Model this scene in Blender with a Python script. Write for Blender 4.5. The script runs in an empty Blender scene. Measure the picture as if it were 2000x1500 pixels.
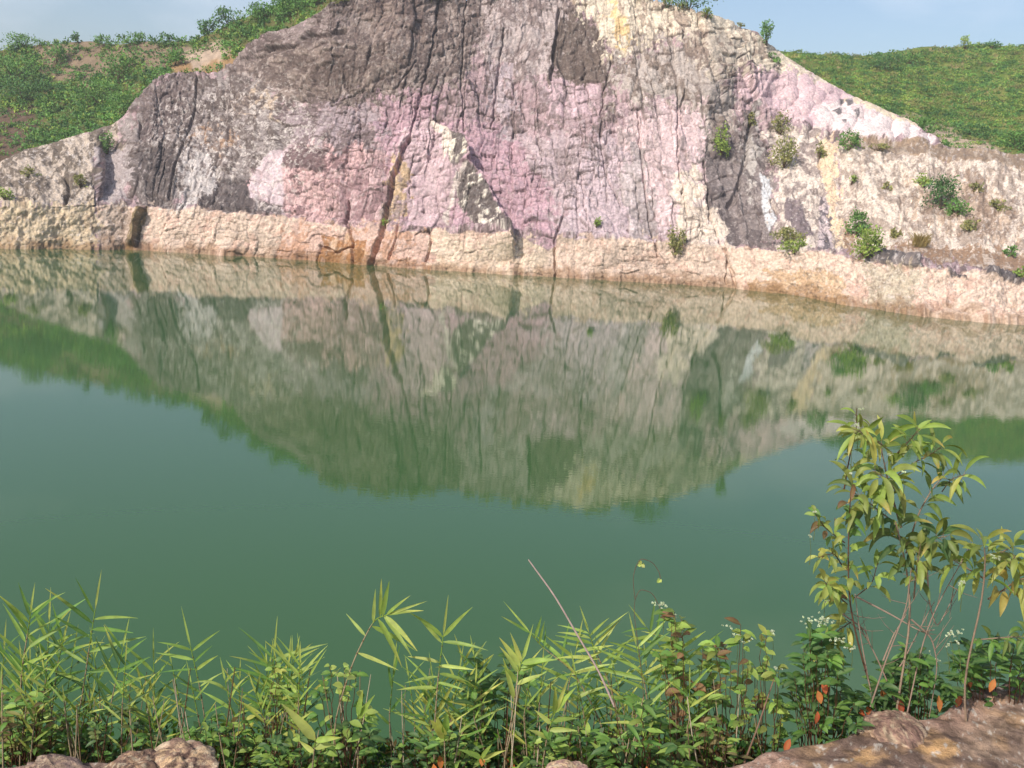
import bpy, math, random
import numpy as np
rng = np.random.default_rng(7); random.seed(7)
S = bpy.context.scene
COL = S.collection

# ------------------------------------------------------------------ camera, sky, sun, exposure
H = 7.0; FPX = 1944.0                       # eye height above the water; focal length in photo pixels
PITCH = math.radians(11.5); ROLL = math.radians(3.2)
SUN_EL = math.radians(40); SUN_AZ = math.radians(218)   # azimuth clockwise from +Y: behind the viewer, to the left
R0 = np.array([1, 0, 0.]); U0 = np.array([0, math.sin(PITCH), math.cos(PITCH)]); FW = np.array([0, math.cos(PITCH), -math.sin(PITCH)])
RT = math.cos(ROLL)*R0 + math.sin(ROLL)*U0; UP = -math.sin(ROLL)*R0 + math.cos(ROLL)*U0
EYE = np.array([0, 0, H])
from mathutils import Matrix, Vector
cam = bpy.data.cameras.new('camera'); camo = bpy.data.objects.new('camera', cam); COL.objects.link(camo)
cam.sensor_width = 36; cam.lens = 36*FPX/2000; cam.clip_start = 0.05; cam.clip_end = 3000
camo.matrix_world = Matrix([[RT[i], UP[i], -FW[i], EYE[i]] for i in range(3)] + [[0, 0, 0, 1]])
S.camera = camo
w = bpy.data.worlds.new('World'); S.world = w; w.use_nodes = True
nt = w.node_tree; nt.nodes.clear()
out = nt.nodes.new('ShaderNodeOutputWorld'); bg = nt.nodes.new('ShaderNodeBackground'); sky = nt.nodes.new('ShaderNodeTexSky')
sky.sky_type = 'NISHITA'; sky.sun_disc = False; sky.sun_elevation = SUN_EL; sky.sun_rotation = SUN_AZ
sky.air_density = 1.0; sky.dust_density = 2.2; sky.ozone_density = 1.6
bg.inputs['Strength'].default_value = 0.145
tc = nt.nodes.new('ShaderNodeTexCoord'); mp = nt.nodes.new('ShaderNodeMapping'); mp.inputs['Scale'].default_value = (1.2, 1.2, 3.0)
mp.inputs['Location'].default_value = (0.35, 0.2, 0.15)
cn = nt.nodes.new('ShaderNodeTexNoise'); cn.inputs['Scale'].default_value = 2.2; cn.inputs['Detail'].default_value = 7; cn.inputs['Roughness'].default_value = .55
cr = nt.nodes.new('ShaderNodeValToRGB'); cr.color_ramp.elements[0].position = .50; cr.color_ramp.elements[1].position = .85
cr.color_ramp.elements[0].color = (0, 0, 0, 1); cr.color_ramp.elements[1].color = (.75, .75, .75, 1)
mx = nt.nodes.new('ShaderNodeMix'); mx.data_type = 'RGBA'; mx.inputs['B'].default_value = (6.6, 6.9, 7.6, 1)
for a, b in ((tc.outputs['Generated'], mp.inputs['Vector']), (mp.outputs[0], cn.inputs['Vector']), (cn.outputs['Fac'], cr.inputs['Fac']),
             (cr.outputs['Color'], mx.inputs['Factor']), (sky.outputs[0], mx.inputs['A']), (mx.outputs['Result'], bg.inputs['Color']), (bg.outputs[0], out.inputs['Surface'])):
    nt.links.new(a, b)
sl = bpy.data.lights.new('sun', 'SUN'); sl.energy = 3.9; sl.angle = math.radians(0.6); sl.color = (1, .95, .88)
so = bpy.data.objects.new('sun', sl); COL.objects.link(so)
sd = Vector((math.sin(SUN_AZ)*math.cos(SUN_EL), math.cos(SUN_AZ)*math.cos(SUN_EL), math.sin(SUN_EL)))
so.rotation_euler = sd.to_track_quat('Z', 'Y').to_euler(); so.location = (-30, -30, 60)
S.view_settings.view_transform = 'Standard'; S.view_settings.look = 'None'; S.view_settings.gamma = 1; S.view_settings.exposure = 0.2
S.cycles.max_bounces = 6; S.cycles.transparent_max_bounces = 6

# ------------------------------------------------------------------ helpers
def rays(px, py):
    px = np.asarray(px, float)[..., None]; py = np.asarray(py, float)[..., None]
    return FW + (px-1000)/FPX*RT + (750-py)/FPX*UP
def world(px, py, Y):
    d = rays(px, py); return EYE + d*(np.asarray(Y, float)/d[..., 1])[..., None]
def on_z(px, py, z):
    d = rays(px, py); t = (z-H)/d[..., 2]; return EYE + d*t[..., None]
def sr(r, g, b, k=.80):
    c = np.array([r, g, b])/255.; return np.where(c < .04045, c/12.92, ((c+.055)/1.055)**2.4)*k
def smooth(a, b, x):
    t = np.clip((x-a)/(b-a), 0, 1); return t*t*(3-2*t)
def h2(ix, iy, s):
    n = (ix.astype(np.int64)*374761393 + iy.astype(np.int64)*668265263 + s*974634777) & 0xffffffff
    n = ((n ^ (n >> 13))*1274126177) & 0xffffffff
    n = ((n ^ (n >> 16))*2246822519) & 0xffffffff
    return ((n ^ (n >> 15)) & 0xffffff)/float(0x1000000)
def vnoise(x, y, s=0):
    ix = np.floor(x); iy = np.floor(y); fx = x-ix; fy = y-iy
    fx = fx*fx*fx*(fx*(fx*6-15)+10); fy = fy*fy*fy*(fy*(fy*6-15)+10)
    return (h2(ix, iy, s)*(1-fx)+h2(ix+1, iy, s)*fx)*(1-fy)+(h2(ix, iy+1, s)*(1-fx)+h2(ix+1, iy+1, s)*fx)*fy
def fbm(x, y, o=4, s=0, g=.5):
    t = 0; a = 1; n = 0
    for k in range(o):
        t = t+a*vnoise(x*2**k+k*17.3, y*2**k-k*9.1, s+k); n += a; a *= g
    return t/n          # 0..1
def voro(x, y, s=0, pw=2.):
    ix = np.floor(x); iy = np.floor(y); f1 = np.full(x.shape, 9.); f2 = f1.copy(); cid = np.zeros(x.shape); tl = np.zeros(x.shape)
    for dx in (-1, 0, 1):
        for dy in (-1, 0, 1):
            cx = ix+dx; cy = iy+dy
            d = (np.abs(cx+.12+.76*h2(cx, cy, s)-x)**pw+np.abs(cy+.12+.76*h2(cx, cy, s+1)-y)**pw)**(1/pw); c = h2(cx, cy, s+2); tv = (x-cx-.5)*(h2(cx, cy, s+3)-.5)+(y-cy-.5)*(h2(cx, cy, s+4)-.5)
            n = d < f1; f2 = np.where(n, f1, np.minimum(f2, d)); cid = np.where(n, c, cid); tl = np.where(n, tv, tl); f1 = np.where(n, d, f1)
    voro.tilt = tl
    return f1, f2, cid
def inpoly(px, py, poly):
    """signed distance in photo pixels: positive inside"""
    P = np.array(poly, float); Q = np.roll(P, -1, 0); ins = np.zeros(px.shape, bool); dm = np.full(px.shape, 1e9)
    for (x0, y0), (x1, y1) in zip(P, Q):
        c = ((y0 > py) != (y1 > py))
        if y1 != y0: ins ^= c & (px < (x1-x0)*(py-y0)/(y1-y0)+x0)
        dx, dy = x1-x0, y1-y0; t = np.clip(((px-x0)*dx+(py-y0)*dy)/(dx*dx+dy*dy+1e-9), 0, 1)
        dm = np.minimum(dm, np.hypot(px-x0-t*dx, py-y0-t*dy))
    return np.where(ins, dm, -dm)
def linedist(px, py, pts):
    dm = np.full(px.shape, 1e9)
    for (x0, y0), (x1, y1) in zip(pts[:-1], pts[1:]):
        dx, dy = x1-x0, y1-y0; t = np.clip(((px-x0)*dx+(py-y0)*dy)/(dx*dx+dy*dy+1e-9), 0, 1)
        dm = np.minimum(dm, np.hypot(px-x0-t*dx, py-y0-t*dy))
    return dm
def mesh_obj(name, V, Fc, cols, mat, parent=None, smoothf=True):
    """V (n,3), Fc (m,k) int array, cols (n,3) base colour per vertex"""
    V = np.asarray(V, np.float32); Fc = np.asarray(Fc, np.int32); me = bpy.data.meshes.new(name)
    m, k = Fc.shape
    me.vertices.add(len(V)); me.vertices.foreach_set('co', V.ravel())
    me.loops.add(m*k); me.loops.foreach_set('vertex_index', Fc.ravel())
    me.polygons.add(m); me.polygons.foreach_set('loop_start', np.arange(0, m*k, k, dtype=np.int32))
    try: me.polygons.foreach_set('loop_total', np.full(m, k, np.int32))
    except Exception: pass
    me.update(calc_edges=True)
    if smoothf: me.polygons.foreach_set('use_smooth', np.ones(m, bool))
    if cols is not None:
        a = me.color_attributes.new('Col', 'FLOAT_COLOR', 'POINT')
        a.data.foreach_set('color', np.concatenate([np.asarray(cols, np.float32), np.ones((len(V), 1), np.float32)], 1).ravel())
    me.materials.append(mat)
    o = bpy.data.objects.new(name, me); COL.objects.link(o)
    if parent is not None: o.parent = parent
    return o
def tag(o, label=None, cat=None, group=None, kind=None):
    for k, v in (('label', label), ('category', cat), ('group', group), ('kind', kind)):
        if v: o[k] = v
    return o
def grid_faces(nr, nc, flip=False):
    i = np.arange(nr-1)[:, None]*nc + np.arange(nc-1)[None, :]
    f = np.stack([i, i+1, i+nc+1, i+nc], -1).reshape(-1, 4)
    return f[:, ::-1] if flip else f
class MB:
    """collects leaves and tubes; every face is a quad"""
    def __init__(s): s.V = []; s.F = []; s.C = []; s.n = 0
    def add(s, V, F, C):
        V = np.asarray(V, float); s.V.append(V); s.F.append(np.asarray(F)+s.n)
        C = np.asarray(C, float); s.C.append(np.tile(C, (len(V), 1)) if C.ndim == 1 else C); s.n += len(V)
    def tube(s, pts, rad, col, k=5):
        pts = np.asarray(pts, float); n = len(pts); rad = np.broadcast_to(rad, (n,)) if np.ndim(rad) else np.full(n, rad)
        t = np.gradient(pts, axis=0); t /= np.linalg.norm(t, axis=1)[:, None]+1e-12
        a = np.cross(t, [.31, .2, .93]); a /= np.linalg.norm(a, axis=1)[:, None]+1e-12; b = np.cross(t, a)
        an = np.arange(k)/k*2*math.pi
        V = pts[:, None]+rad[:, None, None]*(np.cos(an)[None, :, None]*a[:, None]+np.sin(an)[None, :, None]*b[:, None])
        F = [[i*k+j, i*k+(j+1) % k, (i+1)*k+(j+1) % k, (i+1)*k+j] for i in range(n-1) for j in range(k)]
        C = np.asarray(col, float); C = np.repeat(C, k, 0) if C.ndim == 2 else C
        s.add(V.reshape(-1, 3), F, C)
    def leaf(s, base, d, nrm, L, W, col, droop=.3, fold=.35, seg=6, peak=.35, tipcol=None, twist=0.):
        """blade with a folded midrib that curves down under its own weight"""
        d = np.asarray(d, float); d = d/np.linalg.norm(d); side = np.cross(d, nrm); side /= np.linalg.norm(side)+1e-9; up = np.cross(side, d)
        t = np.linspace(0, 1, seg+1); p = np.zeros((seg+1, 3)); p[0] = base; dirs = []
        cur = d.copy()
        for i in range(seg):
            dirs.append(cur.copy()); p[i+1] = p[i]+cur*L/seg
            cur = cur+np.array([0, 0, -1.])*droop/seg*1.6; cur /= np.linalg.norm(cur)
        dirs.append(cur)
        dirs = np.array(dirs); sd_ = np.cross(dirs, up); sd_ /= np.linalg.norm(sd_, axis=1)[:, None]+1e-9; u_ = np.cross(sd_, dirs)
        if twist:
            a = t*twist; sd_, u_ = sd_*np.cos(a)[:, None]+u_*np.sin(a)[:, None], u_*np.cos(a)[:, None]-sd_*np.sin(a)[:, None]
        wd = np.where(t < peak, np.sin(t/peak*math.pi/2)**.8, np.cos((t-peak)/(1-peak)*math.pi/2)**.9)*W/2; wd = np.maximum(wd, W*.03)
        l = p-sd_*wd[:, None]+u_*(wd*fold)[:, None]; r = p+sd_*wd[:, None]+u_*(wd*fold)[:, None]
        V = np.stack([l, p, r], 1).reshape(-1, 3); F = []
        for i in range(seg):
            a = i*3; F += [[a, a+1, a+4, a+3], [a+1, a+2, a+5, a+4]]
        c = np.asarray(col, float); C = np.tile(c, (len(V), 1))
        if tipcol is not None:
            q = np.repeat(smooth(.35, 1, t), 3)[:, None]; C = C*(1-q)+np.asarray(tipcol)*q
        C[1::3] = C[1::3]*.75+.25*np.array([.32, .36, .14])
        s.add(V, F, C)
    def quads(s, P, D, N, L, W, C):
        """many small diamond leaves at once"""
        D = D/np.linalg.norm(D, axis=1)[:, None]; sdv = np.cross(D, N); sdv /= np.linalg.norm(sdv, axis=1)[:, None]+1e-9
        L = L[:, None]; W = W[:, None]; nn = np.cross(sdv, D)
        V = np.stack([P, P+D*L*.45+sdv*W/2+nn*W*.12, P+D*L, P+D*L*.45-sdv*W/2+nn*W*.12], 1).reshape(-1, 3)
        F = np.arange(len(P)*4).reshape(-1, 4); s.add(V, F, np.repeat(C, 4, 0))
    def build(s, name, mat, parent=None, smoothf=True, org=None):
        V = np.concatenate(s.V); 
        if org is not None: V = V-org
        return mesh_obj(name, V, np.concatenate(s.F), np.concatenate(s.C), mat, parent, smoothf)

# ------------------------------------------------------------------ materials
def new_mat(name):
    m = bpy.data.materials.new(name); m.use_nodes = True; n = m.node_tree.nodes; n.clear()
    o = n.new('ShaderNodeOutputMaterial'); return m, m.node_tree, o
def rock_mat(name, s1, s2, bump, vor=None, rough=.95, vary=.35):
    m, t, o = new_mat(name); N = t.nodes; L = t.links
    p = N.new('ShaderNodeBsdfPrincipled'); p.inputs['Roughness'].default_value = rough; p.inputs['Specular IOR Level'].default_value = .08
    a = N.new('ShaderNodeAttribute'); a.attribute_name = 'Col'; tc = N.new('ShaderNodeTexCoord')
    n1 = N.new('ShaderNodeTexNoise'); n1.inputs['Scale'].default_value = s1; n1.inputs['Detail'].default_value = 8; n1.inputs['Roughness'].default_value = .65
    n2 = N.new('ShaderNodeTexNoise'); n2.inputs['Scale'].default_value = s2; n2.inputs['Detail'].default_value = 5; n2.inputs['Roughness'].default_value = .7
    r = N.new('ShaderNodeMapRange'); r.inputs['From Min'].default_value = .3; r.inputs['From Max'].default_value = .7
    r.inputs['To Min'].default_value = 1-vary; r.inputs['To Max'].default_value = 1+vary*.8
    v = N.new('ShaderNodeVectorMath'); v.operation = 'SCALE'
    for nn in (n1, n2): L.new(tc.outputs['Object'], nn.inputs['Vector'])
    L.new(n1.outputs['Fac'], r.inputs['Value']); L.new(a.outputs['Color'], v.inputs[0]); L.new(r.outputs[0], v.inputs['Scale']); L.new(v.outputs[0], p.inputs['Base Color'])
    ad = N.new('ShaderNodeMath'); ad.operation = 'ADD'; L.new(n1.outputs['Fac'], ad.inputs[0]); L.new(n2.outputs['Fac'], ad.inputs[1]); h = ad.outputs[0]
    if vor:
        vo = N.new('ShaderNodeTexVoronoi'); vo.feature = 'DISTANCE_TO_EDGE'; vo.inputs['Scale'].default_value = vor
        mpp = N.new('ShaderNodeMapping'); mpp.inputs['Scale'].default_value = (1.3, .6, .8); 
        wv = N.new('ShaderNodeMix'); wv.data_type = 'RGBA'; wv.inputs['Factor'].default_value = .12
        L.new(tc.outputs['Object'], wv.inputs['A']); L.new(n1.outputs['Color'], wv.inputs['B'])
        L.new(wv.outputs['Result'], mpp.inputs['Vector']); L.new(mpp.outputs[0], vo.inputs['Vector'])
        rr = N.new('ShaderNodeMapRange'); rr.inputs['From Max'].default_value = .10; rr.inputs['To Max'].default_value = .9
        L.new(vo.outputs['Distance'], rr.inputs['Value']); a2 = N.new('ShaderNodeMath'); a2.operation = 'ADD'
        L.new(h, a2.inputs[0]); L.new(rr.outputs[0], a2.inputs[1]); h = a2.outputs[0]
    b = N.new('ShaderNodeBump'); b.inputs['Strength'].default_value = 1; b.inputs['Distance'].default_value = bump
    L.new(h, b.inputs['Height']); L.new(b.outputs[0], p.inputs['Normal']); L.new(p.outputs[0], o.inputs['Surface'])
    return m
def leaf_mat(name, trans=.35, rough=.5, scale=30):
    m, t, o = new_mat(name); N = t.nodes; L = t.links
    p = N.new('ShaderNodeBsdfPrincipled'); p.inputs['Roughness'].default_value = rough; p.inputs['Specular IOR Level'].default_value = .35
    a = N.new('ShaderNodeAttribute'); a.attribute_name = 'Col'; tc = N.new('ShaderNodeTexCoord')
    n1 = N.new('ShaderNodeTexNoise'); n1.inputs['Scale'].default_value = scale; n1.inputs['Detail'].default_value = 4
    r = N.new('ShaderNodeMapRange'); r.inputs['From Min'].default_value = .3; r.inputs['From Max'].default_value = .7; r.inputs['To Min'].default_value = .75; r.inputs['To Max'].default_value = 1.2
    v = N.new('ShaderNodeVectorMath'); v.operation = 'SCALE'
    L.new(tc.outputs['Object'], n1.inputs['Vector']); L.new(n1.outputs['Fac'], r.inputs['Value']); L.new(a.outputs['Color'], v.inputs[0]); L.new(r.outputs[0], v.inputs['Scale'])
    tr = N.new('ShaderNodeBsdfTranslucent'); mx = N.new('ShaderNodeMixShader'); mx.inputs[0].default_value = trans
    v2 = N.new('ShaderNodeVectorMath'); v2.operation = 'MULTIPLY'; v2.inputs[1].default_value = (1.25, 1.35, .6)
    L.new(v.outputs[0], v2.inputs[0]); L.new(v2.outputs[0], tr.inputs['Color']); L.new(v.outputs[0], p.inputs['Base Color'])
    L.new(p.outputs[0], mx.inputs[1]); L.new(tr.outputs[0], mx.inputs[2]); L.new(mx.outputs[0], o.inputs['Surface'])
    return m
M_cliff = rock_mat('cliff_rock', 5.0, 14.0, .05, vary=.42)
M_soil = rock_mat('hill_soil', .8, 5.0, .15, vary=.25)
M_ledge = rock_mat('ledge_rock', 22, 90, .008, vary=.45)
M_leaf = leaf_mat('leaf'); M_far = leaf_mat('far_foliage', .25, .6, 3)
M_stem = rock_mat('stem_bark', 40, 160, .001, vary=.2, rough=.7)
M_petal = leaf_mat('petal', .3, .7, 200)

# ------------------------------------------------------------------ water
WL = np.array([(-450, 483), (0, 485), (150, 487), (250, 487), (400, 495), (560, 505), (720, 518), (840, 526), (1000, 536), (1150, 545), (1300, 554),
               (1450, 563), (1560, 577), (1650, 595), (1800, 617), (1900, 627), (2000, 634), (2450, 655)], float)
def wl_y(px): return np.interp(px, WL[:, 0], WL[:, 1])
m, t, o = new_mat('green_water'); N = t.nodes; L = t.links
p = N.new('ShaderNodeBsdfPrincipled'); p.inputs['Base Color'].default_value = (.048, .110, .034, 1); p.inputs['Roughness'].default_value = .008; p.inputs['IOR'].default_value = 1.37
tcn = N.new('ShaderNodeTexCoord'); mpn = N.new('ShaderNodeMapping'); mpn.inputs['Scale'].default_value = (.8, 2.2, 1)
nn = N.new('ShaderNodeTexNoise'); nn.inputs['Scale'].default_value = 4.5; nn.inputs['Detail'].default_value = 2
bb = N.new('ShaderNodeBump'); bb.inputs['Strength'].default_value = .6; bb.inputs['Distance'].default_value = .0009
L.new(tcn.outputs['Object'], mpn.inputs[0]); L.new(mpn.outputs[0], nn.inputs['Vector']); L.new(nn.outputs['Fac'], bb.inputs['Height']); L.new(bb.outputs[0], p.inputs['Normal']); L.new(p.outputs[0], o.inputs['Surface'])
V = np.array([(-150, 0, 0), (150, 0, 0), (150, 110, 0), (-150, 110, 0)], float)
tag(mesh_obj('water', V, [[0, 1, 2, 3]], None, m), 'calm green quarry lake reflecting the striped cliff', 'lake', kind='structure')

# ------------------------------------------------------------------ far shore: cliff, mound, benches (one rock mesh)
# rows: waterline, top of pale band, bench back, mid, upper face top, terrace back, slab, crest  -> (photo y, distance)
def lin(px, A, E, Yc, bulge=0.):
    py0 = wl_y(px); d = rays(px, py0); Y0 = float(-H/(d[2]/d[1])); ya = Y0+1.0
    f = [.16, .36, .56, .72, .86, 1.0]
    return [(py0, Y0), (A, ya)]+[(A+(E-A)*q, ya+(Yc-ya)*q-bulge*math.sin(q*math.pi)) for q in f]
def y0(px): d = rays(px, wl_y(px)); return float(-H/(d[2]/d[1]))
cols = {
 -450: lin(-450, 410, 350, 86, .5), 0: lin(0, 402, 318, 88, 1.0), 60: lin(60, 402, 292, 89, 1.2), 120: lin(120, 400, 272, 90, 1.6), 178: lin(178, 396, 258, 91, 2.2),
 190: lin(190, 396, 254, 91.5, 2.0), 203: lin(203, 396, 250, 92, -1.8), 222: lin(222, 396, 245, 92, -2.0), 240: lin(240, 398, 230, 92.6, -.4), 262: lin(262, 400, 188, 93, 1.2),
 300: lin(300, 404, 150, 94.5, .8), 320: lin(320, 405, 139, 95), 345: lin(345, 407, 133, 95.5), 375: lin(375, 411, 141, 95.5), 420: lin(420, 414, 140, 95.5), 462: lin(462, 417, 112, 95.5),
 480: lin(480, 418, 88, 95), 540: lin(540, 422, 62, 92), 600: lin(600, 432, 27, 89), 640: lin(640, 438, 3, 87.5), 700: lin(700, 448, -12, 88),
 780: lin(780, 450, -13, 88.4), 850: lin(850, 452, -9, 90), 944: lin(944, 456, -6, 91.5), 1055: lin(1055, 462, -6, 92.4), 1166: lin(1166, 468, -6, 92.6), 1240: lin(1240, 472, -5, 92.8), 1321: lin(1321, 476, 6, 92.2),
 1385: lin(1385, 480, 24, 92), 1430: lin(1430, 484, 44, 94, -.6), 1480: lin(1480, 486, 64, 96, 0), 1512: lin(1512, 488, 98, 97), 1535: lin(1535, 489, 114, 97),
 1600: [(wl_y(1600), y0(1600)), (490, y0(1600)+2), (455, 77), (370, 82), (290, 87), (268, 88.8), (210, 92.5), (152, 96.5)],
 1665: [(wl_y(1665), y0(1665)), (505, y0(1665)+3.2), (478, 74.5), (385, 80), (288, 85.5), (280, 88.5), (232, 92.5), (190, 96)],
 1700: [(wl_y(1700), y0(1700)), (510, y0(1700)+3.0), (484, 73.5), (390, 79.5), (290, 85.3), (281, 88.8), (240, 92), (202, 95.2)],
 1790: [(wl_y(1790), y0(1790)), (514, y0(1790)+2.8), (484, 72), (395, 78.5), (300, 84.6), (286, 89), (264, 92), (237, 94.6)],
 1842: [(wl_y(1842), y0(1842)), (527, y0(1842)+2.8), (492, 71.3), (402, 78), (305, 84), (290, 89.5), (288, 91.2), (285, 92.8)],
 1900: [(wl_y(1900), y0(1900)), (537, y0(1900)+2.8), (497, 70.6), (408, 77), (311, 83.4), (297, 89), (294, 91), (290, 92.8)],
 2000: [(wl_y(2000), y0(2000)), (546, y0(2000)+2.8), (506, 70), (420, 76), (326, 82.6), (310, 88.5), (306, 90.5), (302, 92.5)],
 2450: [(wl_y(2450), y0(2450)), (585, y0(2450)+2.8), (560, 68), (470, 74), (400, 80), (380, 86), (376, 88), (372, 90)]}
kx = np.array(sorted(cols)); kv = np.array([cols[k] for k in kx])         # (K,8,2)
PX = np.concatenate([np.arange(-450, -24, 4.), np.arange(-24, 2024, 1.45), np.arange(2024, 2451, 4.)]); nc = len(PX)
rowsP = np.stack([np.interp(PX, kx, kv[:, r, 0]) for r in range(8)]); rowsY = np.stack([np.interp(PX, kx, kv[:, r, 1]) for r in range(8)])
ker = np.hanning(9); ker /= ker.sum()
sm = lambda a: np.stack([np.convolve(np.pad(q, 4, 'edge'), ker, 'valid') for q in a])
rowsP = sm(rowsP); rowsY = sm(sm(rowsY))
nseg = [66, 44, 66, 66, 52, 46, 50]
s_par = np.concatenate([np.linspace(i, i+1, n, endpoint=False) for i, n in enumerate(nseg)]+[[7.0]])
def rowinterp(A): 
    i = np.minimum(s_par.astype(int), 6); f = (s_par-i)[:, None]; return A[i]*(1-f)+A[i+1]*f
PY = rowinterp(rowsP); YY = rowinterp(rowsY); PXX = np.broadcast_to(PX, PY.shape).copy()
B = world(PXX, PY, YY); nr = len(s_par)
du = np.gradient(B, axis=1); dv = np.gradient(B, axis=0); Nn = np.cross(du, dv); Nn /= np.linalg.norm(Nn, axis=2)[..., None]+1e-9
Nn = np.where((Nn[..., 1] > 0)[..., None], -Nn, Nn)
for _ in range(3): Nn[1:-1, 1:-1] = (Nn[1:-1, 1:-1]*2+Nn[:-2, 1:-1]+Nn[2:, 1:-1]+Nn[1:-1, :-2]+Nn[1:-1, 2:])/6
# joint pattern leans with the fan of the real joints
lean = np.interp(PX, [150, 400, 760, 1000, 1250, 1500], [-.28, -.25, -.22, -.05, .14, .30])[None, :]
wx = (fbm(PXX/60, PY/60, 3, 5)-.5)*26; wy = (fbm(PXX/60, PY/60, 3, 9)-.5)*26
qx = PXX+lean*(330-PY)*-1+wx; qx = PXX-lean*(PY-330)+wx; qy = PY+wy
main = smooth(232, 262, PXX)*smooth(1560, 1480, PXX)                       # where the rock is jointed into columns
slab = smooth(4, -4, -inpoly(PXX, PY, [(1440, 130), (1530, 128), (1665, 192), (1720, 215), (1850, 285), (1640, 272), (1500, 250)]))
rough = 1-np.maximum(main, slab)
def joints(x, y, w, h, sd, mw, mh):
    """near vertical joints crossed by short level ones: returns distance to the nearest joint (px), block id, block tilt"""
    u = x/w+.8*(fbm(x/(w*3.5), y/(h*3.5), 2, sd)-.5)+.16*(fbm(x/8, y/8, 2, sd+30)-.5); iu = np.floor(u); fu = u-iu
    shift = (h2(iu, iu*0, sd+1)-.5)*.5; hh = h*(.7+.7*h2(iu, iu*0+3, sd+2))
    v = y/hh+h2(iu, iu*0+7, sd+3)*9+.5*(fbm(x/(w*2), y/(h*2), 2, sd+4)-.5)+.16*(fbm(x/8, y/8, 2, sd+31)-.5); iv = np.floor(v); fv = v-iv
    seg = np.floor(y/(h*2.5)+h2(iu, iu*0, sd+8)*3)
    pl = h2(iu, seg, sd+5) > mw; pr = h2(iu+1, seg, sd+5) > mw; pt = h2(iu, iv, sd+6) > mh; pb = h2(iu, iv+1, sd+6) > mh
    d = np.minimum(np.where(pl, fu*w, 99), np.where(pr, (1-fu)*w, 99)); d = np.minimum(d, np.where(pt, fv*hh, 99)); d = np.minimum(d, np.where(pb, (1-fv)*hh, 99))
    return d, h2(iu, iv, sd+7), (fu-.5)*(h2(iu, iv, sd+9)-.5)+(fv-.5)*(h2(iu, iv, sd+10)-.5)
d1, cid, t1 = joints(qx, qy, 27, 27, 3, .38, .10)
d2, cid2, t2 = joints(qx+wy*.3, qy+wx*.3, 13, 12, 43, .42, .15)
b1, b2, cidb = voro(qx/85+1, qy/190, 41); eb = np.clip(b2-b1, 0, .35)
density = smooth(.38, .58, fbm(PXX/90, PY/90, 2, 77))
band = smooth(-4, 4, PY-np.interp(PX, [190, 285, 400, 548, 760, 1000, 1100, 1320, 1450, 1700], [400, 404, 414, 424, 450, 462, 468, 472, 488, 515])[None, :])
soft = 1-.45*band
jv = .35+.85*smooth(.38, .6, fbm(PXX/75, PY/75, 3, 79)); jw = .25+.75*smooth(.35, .6, fbm(PXX/50, PY/45, 3, 80))
disp = main*soft*(((cid-.5)*.24+t1*.42)*(.5+.5*jw)+jw*(.115*smooth(0, 2.2, d1)+.02*smooth(0, 8, d1)-.11) + density*((cid2-.5)*.13+t2*.26+.08*smooth(0, 2.2, d2)-.07) + (cidb-.5)*.5*smooth(0, .2, eb) + .12*smooth(0, .06, eb)-.12)
disp += main*.35*(fbm(qx/60, qy/90, 3, 51)-.5)+main*(1-band)*.12*(fbm(qx/6, qy/30, 3, 53)-.5)
# lumps of the pale slab on the right
l1, l2, lc = voro(PXX/30+wx/60, PY/26, 61); le = np.clip(l2-l1, 0, .8)
disp += slab*(1-.6*smooth(6.2, 7, s_par)[:, None])*(.8*np.sqrt(np.clip(1-(l1/.85)**2, 0, 1))+.2*(lc-.5)-.2)
# eroded gullies elsewhere
gul = np.abs(fbm(PXX/34, PY/120, 4, 81)-.5)*2
r1, r2, rc = voro(PXX/12, PY/12, 91)
flat = np.maximum(smooth(1, 1.3, s_par)*smooth(2.3, 2.0, s_par), smooth(4, 4.1, s_par)*smooth(5.2, 5, s_par))[:, None]*smooth(1600, 1680, PXX)
disp += rough*(1-.75*flat)*(.16*(smooth(0, .35, gul)-.5)*smooth(1400, 1600, PXX)*(1-.7*band)+.9*(fbm(PXX/60, PY/80, 4, 17)-.5)+.34*(fbm(PXX/9, PY/9, 4, 15)-.5)+.08*(rc-.5))*(1-.6*smooth(6.2, 7, s_par)[:, None])
disp += .22*(fbm(PXX/7, PY/9, 4, 31, .65)-.5)*(.4+.6*main)+1.2*(fbm(PXX/150, PY/110, 2, 33)-.5)*(.5+.5*main)
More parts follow.
